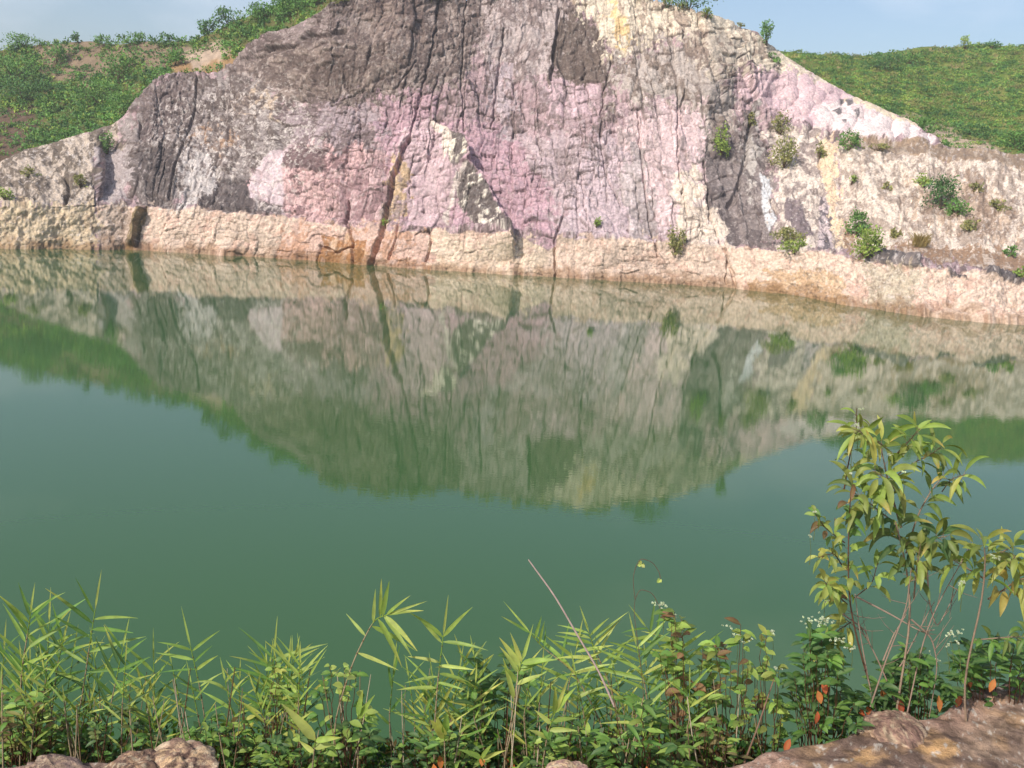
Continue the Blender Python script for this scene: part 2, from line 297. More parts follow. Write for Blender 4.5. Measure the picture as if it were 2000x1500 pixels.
# cracks and recesses: polyline, half width px, depth m
CR = [([(722, 520), (742, 472), (757, 410), (772, 345), (798, 275)], 7, 1.7), ([(798, 275), (815, 215), (835, 130), (850, 60), (862, -30)], 3.2, .8),
 ([(690, 517), (689, 470), (676, 432), (682, 392)], 4, .9), ([(385, 150), (378, 217), (353, 305), (329, 388)], 3.2, .7), ([(438, 165), (438, 230)], 2.2, .4), ([(300, 160), (322, 260), (296, 390)], 2.5, .4),
 ([(270, 235), (266, 270)], 6, 1.3), ([(284, 408), (274, 440), (268, 482)], 5, 1.1), ([(960, 248), (970, 164), (985, 60)], 2.4, .7), ([(906, 261), (900, 168), (904, 86), (915, -20)], 2.4, .6),
 ([(1074, 157), (1085, 86), (1092, 20)], 4.5, 1.1), ([(1171, 269), (1177, 194), (1193, 112)], 2.5, .6), ([(1085, 545), (1084, 470), (1100, 425)], 3.2, .7), ([(832, 512), (845, 470), (840, 450)], 3.2, .7),
 ([(1324, 180), (1324, 300), (1340, 418)], 2.6, .6), ([(1379, 307), (1392, 427), (1440, 560)], 4, .9), ([(1470, 225), (1458, 300), (1440, 360), (1428, 400)], 6, .9), ([(1499, 354), (1515, 410)], 3, .6),
 ([(1212, 403), (1182, 336), (1171, 269)], 2.8, .6), ([(1285, 503), (1264, 405), (1243, 222)], 2.8, .7), ([(597, 100), (601, 215), (585, 235)], 2.4, .6), ([(565, 92), (540, 96), (520, 100)], 8, 1.3),
 ([(600, 72), (632, 68), (668, 58)], 10, 1.5), ([(575, 95), (595, 72), (600, 62)], 6, 1.2), ([(480, 114), (510, 112), (530, 92)], 6, .8), ([(640, 205), (700, 176), (770, 172), (815, 122)], 2.2, .5),
 ([(395, 412), (490, 418), (548, 424)], 2.2, .6), ([(622, 512), (625, 480), (660, 492), (690, 480)], 3.0, .8), ([(760, 508), (775, 470), (778, 440)], 3, .7), ([(1050, 160), (1045, 260), (1060, 300)], 2.0, .4),
 ([(1340, 175), (1330, 205)], 4, .7), ([(1400, 175), (1425, 230), (1440, 270)], 3, .6), ([(1130, 300), (1140, 400), (1150, 460)], 2, .4), ([(1010, 180), (1000, 300), (1005, 340)], 2, .35),
 ([(700, 230), (708, 300)], 2.5, .5), ([(640, 240), (645, 300), (560, 275)], 2, .35), ([(190, 330), (188, 400)], 4, .6), ([(125, 395), (135, 370), (128, 345)], 5, .9), ([(1418, 555), (1420, 470)], 2.2, .5)]
for pts, hw, dp in CR:
    jx = PXX+(fbm(PXX/14, PY/14, 2, 7)-.5)*7; jy = PY+(fbm(PXX/14, PY/14, 2, 8)-.5)*5
    disp -= (.5 if pts[0][1] > 115 or pts[0][0] > 800 else .4)*dp*smooth(hw, hw*.25, linedist(jx, jy, pts))
# the leaning flake: rises to the right, ends in a sharp edge
xl = np.interp(PY, [225, 330, 400, 500], [836, 800, 835, 850]); xr = np.interp(PY, [225, 235, 262, 290, 325, 335, 360, 420, 460, 500], [838, 843, 874, 906, 916, 912, 942, 975, 1002, 1004])+(fbm(PY/12, PXX*0, 2, 3)-.5)*8
tt = np.clip((PXX-xl)/(xr-xl+1e-3), 0, 1); disp += 1.5*tt**2*smooth(3, -1, PXX-xr)*smooth(228, 300, PY)*smooth(520, 470, PY)
for pl_ in ([(1688, 502), (1725, 492), (1790, 506), (1806, 530), (1750, 528), (1712, 514)], [(1843, 527), (1875, 533), (1892, 549), (1862, 543)], [(1923, 528), (1996, 538), (1996, 554), (1925, 547)]):
    disp += .3*smooth(-2, 5, inpoly(PXX, PY, pl_)+(fbm(PXX/6, PY/6, 3, 35)-.5)*8)
# boulder in the notch at the left end, small overhanging foot at the waterline
disp += .9*smooth(14, 4, linedist(PXX, PY, [(275, 415), (256, 470)]))
disp += np.interp(PY-wl_y(PXX), [-90, -80, -30, 0], [0, .35, .25, 0])*main
disp += smooth(.35, 0, s_par)[:, None]*(.9*(fbm(PXX/30, PXX*0, 4, 601)-.5)+.35)
Pw = B+Nn*disp[..., None]
# ---- colour of the rock itself
A = np.tile(sr(180, 150, 153), (nr, nc, 1)); Bc = np.tile(sr(124, 104, 102), (nr, nc, 1)); cov = np.full((nr, nc), .4)
wpx = PXX+(fbm(PXX/22, PY/22, 4, 101, .65)-.5)*40+main*((cid-.5)*24+(cid2-.5)*12); wpy = PY+(fbm(PXX/22, PY/22, 4, 103, .65)-.5)*40+main*((cid-.5)*-30+(cid2-.5)*14)
mott = fbm(PXX/7, PY/11, 4, 231, .7)
PATCH = [
 ([(440, 115), (480, 80), (540, 50), (640, -10), (700, -90), (1000, -90), (970, 60), (930, 110), (905, 165), (820, 180), (740, 195), (640, 210), (560, 195), (500, 190), (400, 165)], (158, 140, 132), (104, 88, 82), .56, 8),
 ([(560, 100), (650, 78), (735, 75), (790, 125), (705, 185), (600, 182), (480, 165), (470, 130)], (106, 88, 80), (136, 118, 108), .46, 12),
 ([(480, 85), (540, 55), (640, 5), (680, 40), (660, 60), (600, 62), (560, 80), (500, 100)], (140, 122, 118), (100, 84, 80), .4, 6),
 ([(690, -60), (840, -60), (840, 80), (800, 110), (700, 70)], (142, 122, 112), (104, 86, 80), .5, 12),
 ([(960, -90), (1080, -90), (1140, 30), (1180, 130), (1000, 150), (940, 100)], (184, 166, 162), (128, 110, 106), .42, 12),
 ([(1095, 40), (1130, 18), (1160, 66), (1190, 130), (1185, 180), (1070, 168)], (116, 99, 89), (88, 73, 64), .4, 6),
 ([(960, 130), (1000, 110), (1010, 300), (960, 330), (965, 250)], (188, 168, 172), (150, 130, 132), .3, 8),
 ([(1055, -90), (1330, -80), (1400, 10), (1480, 50), (1545, 105), (1710, 205), (1600, 190), (1500, 168), (1420, 120), (1300, 80), (1250, 108), (1205, 135), (1170, 80), (1130, 20)], (226, 209, 184), (172, 150, 130), .36, 9),
 ([(1185, 10), (1212, 20), (1225, 90), (1245, 170), (1228, 150), (1205, 90)], (236, 200, 138), (232, 210, 165), .3, 5),
 ([(1190, 125), (1260, 92), (1400, 75), (1435, 190), (1440, 300), (1380, 320), (1300, 200), (1200, 200)], (188, 173, 163), (132, 115, 104), .42, 12),
 ([(1330, 60), (1440, 80), (1470, 160), (1400, 150), (1340, 100)], (205, 188, 168), (140, 120, 106), .4, 10),
 ([(1440, 150), (1530, 138), (1660, 190), (1720, 215), (1840, 285), (1700, 275), (1600, 260), (1530, 235), (1450, 195)], (222, 188, 190), (205, 172, 178), .4, 8),
 ([(1575, 215), (1680, 200), (1850, 290), (1700, 285), (1620, 268)], (234, 214, 210), (218, 190, 190), .35, 8),
 ([(1640, 195), (1700, 198), (1790, 236), (1800, 258), (1740, 240), (1690, 225)], (230, 208, 176), (218, 190, 180), .2, 4),
 ([(732, 185), (860, 195), (860, 240), (990, 260), (1050, 330), (1100, 420), (1070, 500), (980, 440), (780, 440), (752, 300)], (192, 153, 163), (165, 134, 144), .32, 10),
 ([(790, 250), (840, 235), (890, 285), (900, 345), (860, 440), (800, 440), (775, 330)], (205, 174, 178), (190, 158, 165), .3, 5),
 ([(765, 340), (790, 310), (800, 380), (780, 440), (752, 430)], (206, 172, 132), (165, 140, 130), .4, 5),
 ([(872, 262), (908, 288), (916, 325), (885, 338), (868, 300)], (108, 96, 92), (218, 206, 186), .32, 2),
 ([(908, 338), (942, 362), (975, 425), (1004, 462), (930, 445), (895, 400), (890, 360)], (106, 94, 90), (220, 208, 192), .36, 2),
 ([(836, 231), (875, 255), (880, 285), (870, 322), (860, 300), (862, 275), (838, 245)], (224, 206, 190), (210, 188, 175), .2, 2),
 ([(903, 335), (912, 340), (888, 385), (870, 440), (864, 430), (882, 380)], (220, 202, 192), (208, 186, 176), .2, 2),
 ([(240, 240), (268, 185), (322, 138), (345, 130), (450, 145), (560, 200), (620, 250), (560, 300), (490, 350), (480, 410), (285, 405), (232, 300)], (150, 137, 133), (98, 84, 78), .52, 6),
 ([(262, 190), (322, 140), (380, 150), (370, 215), (330, 260), (260, 270)], (112, 96, 92), (150, 136, 132), .3, 8),
 ([(285, 405), (246, 330), (280, 285), (345, 300), (330, 404)], (96, 84, 80), (118, 106, 102), .35, 3),
 ([(398, 362), (490, 352), (496, 420), (385, 413)], (90, 79, 77), (102, 91, 88), .3, 1.5),
 ([(350, 300), (400, 285), (425, 340), (392, 400), (348, 408)], (200, 190, 186), (128, 114, 110), .42, 5),
 ([(380, 255), (430, 245), (470, 290), (420, 300)], (164, 128, 98), (140, 125, 118), .45, 8),
 ([(455, 185), (530, 190), (560, 215), (520, 225), (470, 215)], (200, 175, 150), (120, 104, 98), .5, 8),
 ([(555, 200), (740, 195), (745, 295), (560, 295)], (168, 148, 152), (118, 99, 99), .46, 8),
 ([(490, 365), (560, 300), (700, 285), (762, 330), (752, 450), (640, 445), (550, 425)], (214, 172, 170), (132, 100, 101), .42, 6),
 ([(558, 290), (640, 292), (642, 340), (556, 328)], (112, 87, 87), (135, 105, 105), .35, 3),
 ([(640, 330), (760, 330), (752, 440), (660, 440)], (165, 128, 130), (200, 165, 165), .4, 8),
 ([(490, 350), (528, 300), (560, 292), (556, 330), (552, 424), (530, 400), (488, 392)], (210, 186, 190), (175, 155, 158), .3, 2),
 ([(490, 395), (548, 402), (549, 424), (492, 420)], (112, 98, 96), (205, 190, 185), .35, 2),
 ([(1000, 260), (1170, 270), (1180, 400), (1100, 430), (1060, 350)], (192, 168, 171), (148, 128, 128), .42, 10),
 ([(1100, 420), (1170, 270), (1240, 260), (1330, 470), (1100, 466)], (202, 178, 183), (170, 150, 153), .35, 8),
 ([(1060, 160), (1160, 170), (1170, 240), (1070, 230)], (205, 172, 178), (150, 128, 130), .42, 8),
 ([(1240, 205), (1380, 205), (1380, 300), (1395, 420), (1420, 480), (1320, 470), (1250, 400), (1200, 260)], (220, 190, 190), (172, 150, 148), .36, 8),
 ([(1225, 290), (1260, 290), (1280, 480), (1240, 480), (1210, 390)], (176, 160, 158), (200, 182, 182), .3, 6),
 ([(1372, 300), (1440, 235), (1500, 260), (1515, 480), (1440, 475), (1395, 420)], (142, 128, 124), (100, 88, 86), .46, 5),
 ([(1322, 330), (1352, 315), (1425, 440), (1450, 565), (1340, 562), (1318, 440)], (226, 206, 186), (208, 186, 178), .34, 4),
 ([(1455, 225), (1480, 215), (1478, 330), (1460, 400), (1445, 300)], (190, 180, 172), (120, 108, 104), .45, 4),
 ([(1488, 330), (1504, 345), (1515, 420), (1500, 440), (1490, 380)], (212, 212, 214), (180, 178, 178), .3, 3),
 ([(1500, 240), (1600, 262), (1630, 300), (1640, 490), (1520, 490), (1505, 330)], (224, 206, 190), (158, 140, 132), .44, 6),
 ([(1535, 385), (1560, 395), (1590, 460), (1565, 470), (1530, 420)], (128, 112, 114), (180, 160, 155), .25, 3),
 ([(1600, 380), (1628, 390), (1625, 490), (1598, 490)], (110, 100, 104), (205, 185, 185), .45, 3),
 ([(1588, 275), (1645, 280), (1640, 380), (1668, 470), (1630, 480), (1610, 360)], (228, 200, 162), (210, 178, 150), .3, 5),
 ([(1640, 285), (2460, 340), (2460, 560), (1700, 490), (1640, 460)], (222, 203, 184), (170, 150, 134), .46, 5),
 ([(1790, 360), (1900, 350), (1990, 430), (1960, 480), (1860, 450), (1790, 420)], (196, 170, 146), (150, 125, 105), .5, 20),
 ([(1640, 272), (1800, 280), (2460, 350), (2460, 400), (2000, 328), (1800, 304), (1650, 292)], (160, 134, 108), (190, 168, 145), .35, 3),
 ([(1650, 430), (1705, 495), (1760, 478), (1860, 480), (2460, 540), (2460, 590), (2000, 535), (1900, 527), (1800, 508), (1700, 512), (1650, 490)], (160, 126, 96), (198, 176, 156), .35, 5),
 ([(190, 400), (285, 404), (400, 414), (548, 424), (650, 440), (760, 452), (860, 455), (1000, 462), (1070, 492), (1100, 468), (1320, 472), (1450, 488), (1600, 492), (1700, 516), (2460, 590), (2460, 700), (1500, 640), (200, 560)], (222, 194, 172), (204, 168, 148), .36, 1.5),
 ([(560, 440), (860, 455), (850, 540), (540, 530)], (214, 176, 158), (190, 145, 118), .4, 6),
 ([(1085, 470), (1320, 474), (1330, 560), (1090, 560)], (216, 188, 168), (198, 165, 145), .35, 4),
 ([(850, 450), (1060, 490), (1060, 545), (840, 520)], (226, 200, 174), (208, 176, 156), .32, 4),
 ([(1690, 503), (1725, 492), (1790, 508), (1806, 530), (1750, 526), (1712, 512), (1692, 522)], (84, 78, 78), (128, 116, 112), .4, 2),
 ([(1845, 527), (1875, 533), (1892, 548), (1862, 542)], (92, 84, 84), (150, 136, 130), .42, 2), ([(1925, 530), (1995, 540), (1996, 553), (1925, 546)], (92, 84, 84), (150, 136, 130), .42, 2),
 ([(1700, 525), (1800, 530), (1790, 625), (1700, 620)], (196, 180, 156), (176, 156, 132), .4, 10),
 ([(1560, 520), (1660, 545), (1660, 615), (1440, 590), (1470, 560)], (202, 166, 128), (214, 184, 150), .35, 4),
 ([(-500, 300), (120, 262), (232, 240), (236, 300), (190, 300), (186, 400), (-500, 410)], (190, 172, 154), (112, 98, 84), .48, 5),
 ([(-500, 398), (180, 396), (200, 440), (180, 500), (-500, 500)], (214, 190, 154), (182, 156, 124), .35, 5),
 ([(186, 285), (240, 290), (262, 330), (250, 400), (200, 400)], (174, 160, 158), (146, 132, 132), .35, 6),
 ([(195, 400), (285, 404), (280, 500), (195, 500)], (196, 172, 154), (160, 138, 120), .4, 4),
 ([(275, 408), (290, 406), (282, 440), (262, 488), (244, 488), (252, 440)], (150, 126, 88), (120, 100, 70), .4, 2),
 ([(620, 470), (690, 470), (725, 500), (720, 530), (620, 520)], (176, 122, 72), (205, 165, 130), .5, 4),
]
for qx_, qy_, rr_ in ((1640, 201, 7), (1657, 205, 8), (1633, 226, 8), (1668, 233, 8), (1643, 248, 5)):
    PATCH.append(([(qx_-rr_, qy_-rr_*.7), (qx_+rr_*.6, qy_-rr_), (qx_+rr_, qy_+rr_*.5), (qx_, qy_+rr_)], (112, 104, 106), (160, 148, 148), .4, 1.5))
for poly, ca, cb, cv, soft in PATCH:
    X0 = min(p_[0] for p_ in poly)-40; X1 = max(p_[0] for p_ in poly)+40; c0, c1 = np.searchsorted(PX, [X0, X1])
    if c1 <= c0: continue
    sl_ = np.s_[:, c0:c1]; q = .22 if soft < 4 else .9
    dd = inpoly(PXX[sl_]*(1-q)+wpx[sl_]*q, PY[sl_]*(1-q)+wpy[sl_]*q, poly)+(mott[sl_]-.5)*(soft*7 if soft >= 5 else soft*2.5); al = smooth(-max(1.2, soft*.22), max(1.2, soft*.22), dd)[..., None]
    A[sl_] = A[sl_]*(1-al)+sr(*ca)*al; Bc[sl_] = Bc[sl_]*(1-al)+sr(*cb)*al; cov[sl_] = cov[sl_]*(1-al[..., 0])+cv*al[..., 0]
nz = .42*(fbm(qx/20, qy/34, 5, 201, .7)*main+(1-main)*fbm(PXX/22, PY/20, 5, 201, .7))+.28*fbm(qx/5, qy/8, 4, 203, .7)+.15*cid+.15*cid2
mk = smooth(-.045, .045, nz-.5+(cov-.5)*.5)[..., None]
C = A*(1-mk)+Bc*mk
C *= (.78+.44*fbm(PXX/5, PY/8, 4, 207, .7))[..., None]*(1+.22*(cid-.5)*main+.16*(cid2-.5)*main)[..., None]
joint = main*np.maximum(smooth(2.1, .3, d1)*.75*jw, smooth(1.6, .2, d2)*.55*density)*smooth(.2, .5, fbm(PXX/40, PY/40, 3, 221))*(1-.4*band)   # darker brown along the joints
C = C*(1-joint[..., None])+sr(88, 70, 66)*joint[..., None]
strk = smooth(.52, .66, fbm(qx/5, qy/40, 4, 211, .65))*main*(1-.7*band)*.2
C = C*(1-strk[..., None])+sr(104, 88, 84)*strk[..., None]
lich = smooth(-20, 20, inpoly(wpx, wpy, [(290, 200), (560, 150), (640, 260), (560, 420), (300, 400)]))
fleck = (smooth(.62, .72, fbm(qx/4.5, qy/4.5, 4, 215, .65))*(.55-.3*main)+lich*(1-np.maximum(smooth(-6, 4, inpoly(wpx*.25+PXX*.75, PY, [(398, 360), (492, 352), (496, 420), (385, 413)])), smooth(-8, 4, inpoly(wpx*.3+PXX*.7, PY, [(285, 405), (250, 320), (300, 290), (345, 300), (330, 404)]))))*.6*smooth(.55, .66, fbm(PXX/6, PY/6, 5, 217, .75)))[..., None]
C = C*(1-fleck)+sr(222, 210, 202)*fleck
dfl = (smooth(.56, .66, fbm(PXX/6, PY/6, 5, 225, .75))*(1-main)*(1-slab)*.5*smooth(405, 385, PY+(PXX > 1500)*-200))[..., None]
C = C*(1-dfl)+sr(120, 104, 94)*dfl
lum = C.mean(2, keepdims=True); C = (lum+(C-lum)*.86)*1.17*np.array([1.02, 1, .975])+.012
wet = smooth(1.1, .1, Pw[..., 2]+(fbm(PXX/22, PY/16, 4, 219)-.5)*1.5)[..., None]
C = C*(1-wet)+(C*.35+sr(150, 108, 62)*.55)*wet
# below water + behind the crest
und = [Pw[0]*1.0 for _ in range(2)]; und[0] = und[0]+[0, -.6, 0]; und[0][:, 2] = -.8; und[1] = und[1]+[0, -3, 0]; und[1][:, 2] = -4.5
back = []
for d_, z_ in ((1.2, -.15), (3.5, -1.0), (9, -4.0), (16, -8)):
    q = Pw[-1]+[0, d_, z_]; q[:, 2] += (fbm(PX/40, PX*0+d_, 3, 5)-.5)*.4; back.append(q)
Vc = np.concatenate([np.stack(und[::-1]), Pw, np.stack(back)]); Cc = np.concatenate([C[:1], C[:1], C, np.repeat(C[-1:], 4, 0)])
tag(mesh_obj('cliff', Vc.reshape(-1, 3), grid_faces(len(Vc), nc), Cc.reshape(-1, 3), M_cliff), 'pink, grey and cream jointed rock face standing in the lake', 'cliff', kind='structure')
def on_cliff(px, py):
    """world point on the finished rock surface that lies nearest a photo position"""
    c = int(np.clip(np.searchsorted(PX, px), 0, nc-1)); r = int(np.argmin(np.abs(PY[:, c]-py))); return Pw[r, c].copy()

# ------------------------------------------------------------------ hills behind
def hill(name, xs, base, crest, n, label, colf, bulge):
    X = np.arange(xs[0], xs[1]+1, 4.0); b = np.array(base); c = np.array(crest)
    bp = np.interp(X, b[:, 0], b[:, 1]); by = np.interp(X, b[:, 0], b[:, 2]); cp = np.interp(X, c[:, 0], c[:, 1]); cy = np.interp(X, c[:, 0], c[:, 2])
    s = np.linspace(0, 1, n)[:, None]; py = bp+(cp-bp)*s; Y = by+(cy-by)*s**bulge; XX = np.broadcast_to(X, py.shape)
    P = world(XX, py, Y); P[..., 2] += (fbm(P[..., 0]/7, P[..., 1]/7, 4, 301)-.5)*1.0*smooth(0, .15, s)
    Cl = colf(XX, py)
    bk = [P[-1]+[0, d_, z_] for d_, z_ in ((3, -.3), (12, -2.5), (40, -9), (90, -16))]
    V = np.concatenate([P, np.stack(bk)]); CC = np.concatenate([Cl, np.repeat(Cl[-1:], 4, 0)])
    o = tag(mesh_obj(name, V.reshape(-1, 3), grid_faces(len(V), len(X)), CC.reshape(-1, 3), M_soil), label, 'hill', kind='structure')
    def at(px, py_):
        i = int(np.clip(round((px-xs[0])/4), 0, len(X)-1)); r = int(np.argmin(np.abs(py[:, i]-py_))); return P[r, i].copy()
    return at
def mixc(C, m, c): return C*(1-m[..., None])+sr(*c)*m[..., None]
def lcol(x, y):
    n1 = fbm(x/25, y/18, 4, 311); C = np.tile(sr(118, 112, 70), x.shape+(1,)); C = mixc(C, smooth(.4, .6, n1), (88, 100, 52))
    wx_ = x+(n1-.5)*50; wy_ = y+(fbm(x/20, y/20, 3, 312)-.5)*40
    for poly, c in (([(60, 78), (380, 82), (390, 115), (330, 120), (300, 150), (240, 130), (170, 170), (110, 160), (70, 110)], (144, 124, 102)),
                    ([(330, 122), (470, 90), (500, 110), (440, 150), (340, 160)], (172, 138, 100)), ([(350, 95), (440, 92), (430, 130), (370, 132)], (196, 172, 150)),
                    ([(-460, 200), (70, 205), (75, 250), (30, 330), (-460, 400)], (112, 92, 76)), ([(-460, 350), (240, 350), (240, 600), (-460, 600)], (196, 176, 156))):
        C = mixc(C, smooth(-8, 8, inpoly(wx_, wy_, poly)), c)
    return C*(.8+.4*fbm(x/6, y/6, 3, 313))[..., None]
def rcol(x, y):
    n1 = fbm(x/25, y/12, 4, 321); C = np.tile(sr(128, 136, 70), x.shape+(1,)); C = mixc(C, smooth(.42, .6, n1), (104, 124, 56)); C = mixc(C, smooth(.66, .8, fbm(x/14, y/9, 3, 325))*.6, (190, 160, 120))
    C = mixc(C, smooth(-10, 10, inpoly(x+(n1-.5)*60, y+(n1-.5)*50, [(1690, 215), (1800, 232), (1900, 255), (1960, 300), (2470, 370), (2460, 480), (1700, 340)])), (198, 176, 150))
    return C*(.8+.4*fbm(x/6, y/6, 3, 323))[..., None]
lbase = [(-450, 385, 90), (0, 345, 91), (120, 300, 93), (232, 272, 95), (262, 215, 96), (320, 160, 98), (345, 150, 98.5), (420, 156, 98.5), (480, 108, 99), (540, 84, 96), (600, 48, 93), (640, 24, 91.5), (700, 0, 92), (760, 0, 93)]
lcrest = [(-450, 140, 112), (0, 97, 120), (50, 88, 120), (90, 84, 120), (250, 86, 115), (370, 80, 110), (420, 62, 108), (470, 38, 106.5), (540, 12, 104), (600, -8, 102), (700, -24, 99), (760, -22, 98)]
rbase = [(1420, 130, 99), (1512, 122, 100), (1600, 176, 99.5), (1665, 212, 99), (1700, 225, 98), (1790, 258, 97.5), (1842, 300, 95.5), (1900, 304, 95), (2000, 316, 94.5), (2450, 390, 92)]
rcrest = [(1420, 105, 120), (1512, 97, 125), (1600, 106, 129), (1700, 107, 132), (1800, 96, 136), (1900, 88, 138), (2000, 92, 134), (2450, 150, 122)]
left_at = hill('hill', (-450, 760), lbase, lcrest, 110, 'low scrub covered hill behind the left end of the cliff', lcol, .8)
right_at = hill('hill', (1420, 2448), rbase, rcrest, 110, 'rounded green hill behind the right end of the cliff', rcol, 1.0)
# far ground sheet under and behind everything
gx = np.concatenate([np.linspace(-900, -170, 12), np.linspace(-150, 150, 31), np.linspace(170, 900, 12)]); gy = np.concatenate([np.linspace(-600, -20, 10), np.linspace(-6, 130, 35), np.linspace(150, 1500, 20)])
GX, GY = np.meshgrid(gx, gy); inside = smooth(165, 150, np.abs(GX))*smooth(-14, -6, GY)*smooth(100, 84, GY)
GZ = -7*inside+(1-inside)*np.where(GY > 60, 3.5+2*(fbm(GX/60, GY/60, 2, 5)-.5), 4.2)
Cg = np.tile(sr(110, 115, 65), GX.shape+(1,)); Cg = mixc(Cg, smooth(.45, .6, fbm(GX/30, GY/30, 3, 7)), (150, 130, 100))
tag(mesh_obj('ground', np.stack([GX, GY, GZ], -1).reshape(-1, 3), grid_faces(*GX.shape), Cg.reshape(-1, 3), M_soil), 'open ground around the quarry lake', 'ground', kind='structure')

# ------------------------------------------------------------------ far vegetation
def fol_cols(n, tone):
    base = {'g': (84, 120, 54), 'y': (118, 138, 62), 'd': (66, 100, 50), 'o': (120, 122, 72), 'b': (140, 118, 74)}[tone]
    c = np.tile(sr(*base, 1.3), (n, 1)); c *= rng.uniform(.75, 1.25, (n, 1)); c[:, 0] *= rng.uniform(.9, 1.2, n); return c
def clump(mb, P, rx, rz, n, tone, ls, vf=1.):
    """leaves through a rounded volume standing on P, gathered into sprays"""
    k = max(3, n//16); a = rng.uniform(0, 2*math.pi, k); rr = np.sqrt(rng.uniform(0, 1, k)); hz = rng.uniform(.15, 1, k)
    cc = np.stack([np.cos(a)*rr*rx*np.sqrt(1.05-hz**2*.75), np.sin(a)*rr*rx*.8*np.sqrt(1.05-hz**2*.75), hz*rz], 1)
    i = rng.integers(0, k, n); L = rng.uniform(.6, 1.4, n)*ls
    Q = P+cc[i]+rng.normal(0, 1, (n, 3))*[rx*.17, rx*.17, rz*.12]
    D = rng.normal(0, 1, (n, 3))+[0, -.2, .5]; Nv = rng.normal(0, .7, (n, 3))+[-.5, -.9, .9]
    shade = rng.uniform(.75, 1.2, k)[i][:, None]*vf
    mb.quads(Q, D, Nv, L, L*.55, fol_cols(n, tone)*shade)
    return cc
def cover(name, at, box, ls, n, tones, label, dens):
    mb = MB(); c = 0
    while c < n:
        x = rng.uniform(box[0], box[1]); y = rng.uniform(box[2], box[3])
        xx = np.array([x]); yy = np.array([y])
        if rng.uniform() > dens(xx, yy)[0]: continue
        P = at(x, y); s = rng.uniform(.5, 1.0)
        clump(mb, P-[0, 0, .1], .55*s*1.5, 2.1*ls*s, rng.integers(16, 34), tones[int(np.clip(fbm(xx/18, yy/9, 3, 431)[0]*1.9-.45+rng.uniform(-.25, .25), 0, .999)*len(tones))], ls, .5+1.0*fbm(xx/30, yy/10, 3, 433)[0]); c += 1
    tag(mb.build(name, M_far, smoothf=False), label, 'ground cover', kind='stuff')
def ldens(x, y):
    top = np.interp(x, [p_[0] for p_ in lcrest], [p_[1] for p_ in lcrest]); bot = np.interp(x, [p_[0] for p_ in lbase], [p_[1] for p_ in lbase])
    d = ((y > top-2) & (y < bot))*1.
    n = fbm(x/30, y/22, 3, 401)
    bare = smooth(-10, 14, inpoly(x+(n-.5)*60, y+(n-.5)*40, [(70, 90), (370, 92), (400, 105), (330, 125), (290, 135), (240, 125), (170, 165), (110, 150), (85, 120)]))
    bare = np.maximum(bare, smooth(-6, 8, inpoly(x, y, [(338, 118), (400, 98), (468, 98), (478, 160), (330, 170)])))
    bare = np.maximum(bare, smooth(-6, 10, inpoly(x, y, [(-460, 208), (66, 208), (72, 250), (20, 330), (-460, 400)])))
    return d*(1-.72*bare)*(.3+.7*smooth(.32, .5, n))
def rdens(x, y):
    top = np.interp(x, [p_[0] for p_ in rcrest], [p_[1] for p_ in rcrest]); bot = np.interp(x, [p_[0] for p_ in rbase], [p_[1] for p_ in rbase])
    d = ((y > top-1) & (y < bot))*1.; n = fbm(x/26, y/12, 3, 411)
    bare = smooth(-10, 14, inpoly(x+(n-.5)*60, y+(n-.5)*30, [(1700, 225), (1790, 235), (1860, 250), (1900, 275), (2470, 345), (2460, 480), (1700, 340)]))
    return d*(1-.85*bare)*(.35+.65*smooth(.35, .55, n))
cover('ground_cover', left_at, (-440, 750, -30, 345), .25, 3600, 'dggyg', 'tangled green scrub covering the left hill', ldens)
cover('ground_cover', right_at, (1425, 2440, 84, 380), .18, 9500, 'dgygo', 'low green scrub covering the right hill', rdens)
def bush(P, wpx, hpx, tone, label, name='bush', n=None, ls=.22, cat='bush', group=None):
    mpp = P[1]/FPX; rx = wpx*mpp/2; rz = hpx*mpp*.82; n = n or int(np.clip(wpx*hpx*.28, 60, 900))
    e = bpy.data.objects.new(name, None); COL.objects.link(e); e.location = P; e.empty_display_size = .3; tag(e, label, cat, group)
    mb = MB(); cc = clump(mb, np.zeros(3), rx, rz, n, tone, ls); mb.build('foliage', M_far, e, False)
    st = MB()
    for c_ in cc[:10]:
        q = np.array([[0, 0, -.15], c_*[.4, .4, .5], c_]); st.tube(q, [.035, .02, .008], sr(110, 90, 66), 4)
    st.build('stems', M_stem, e); return e
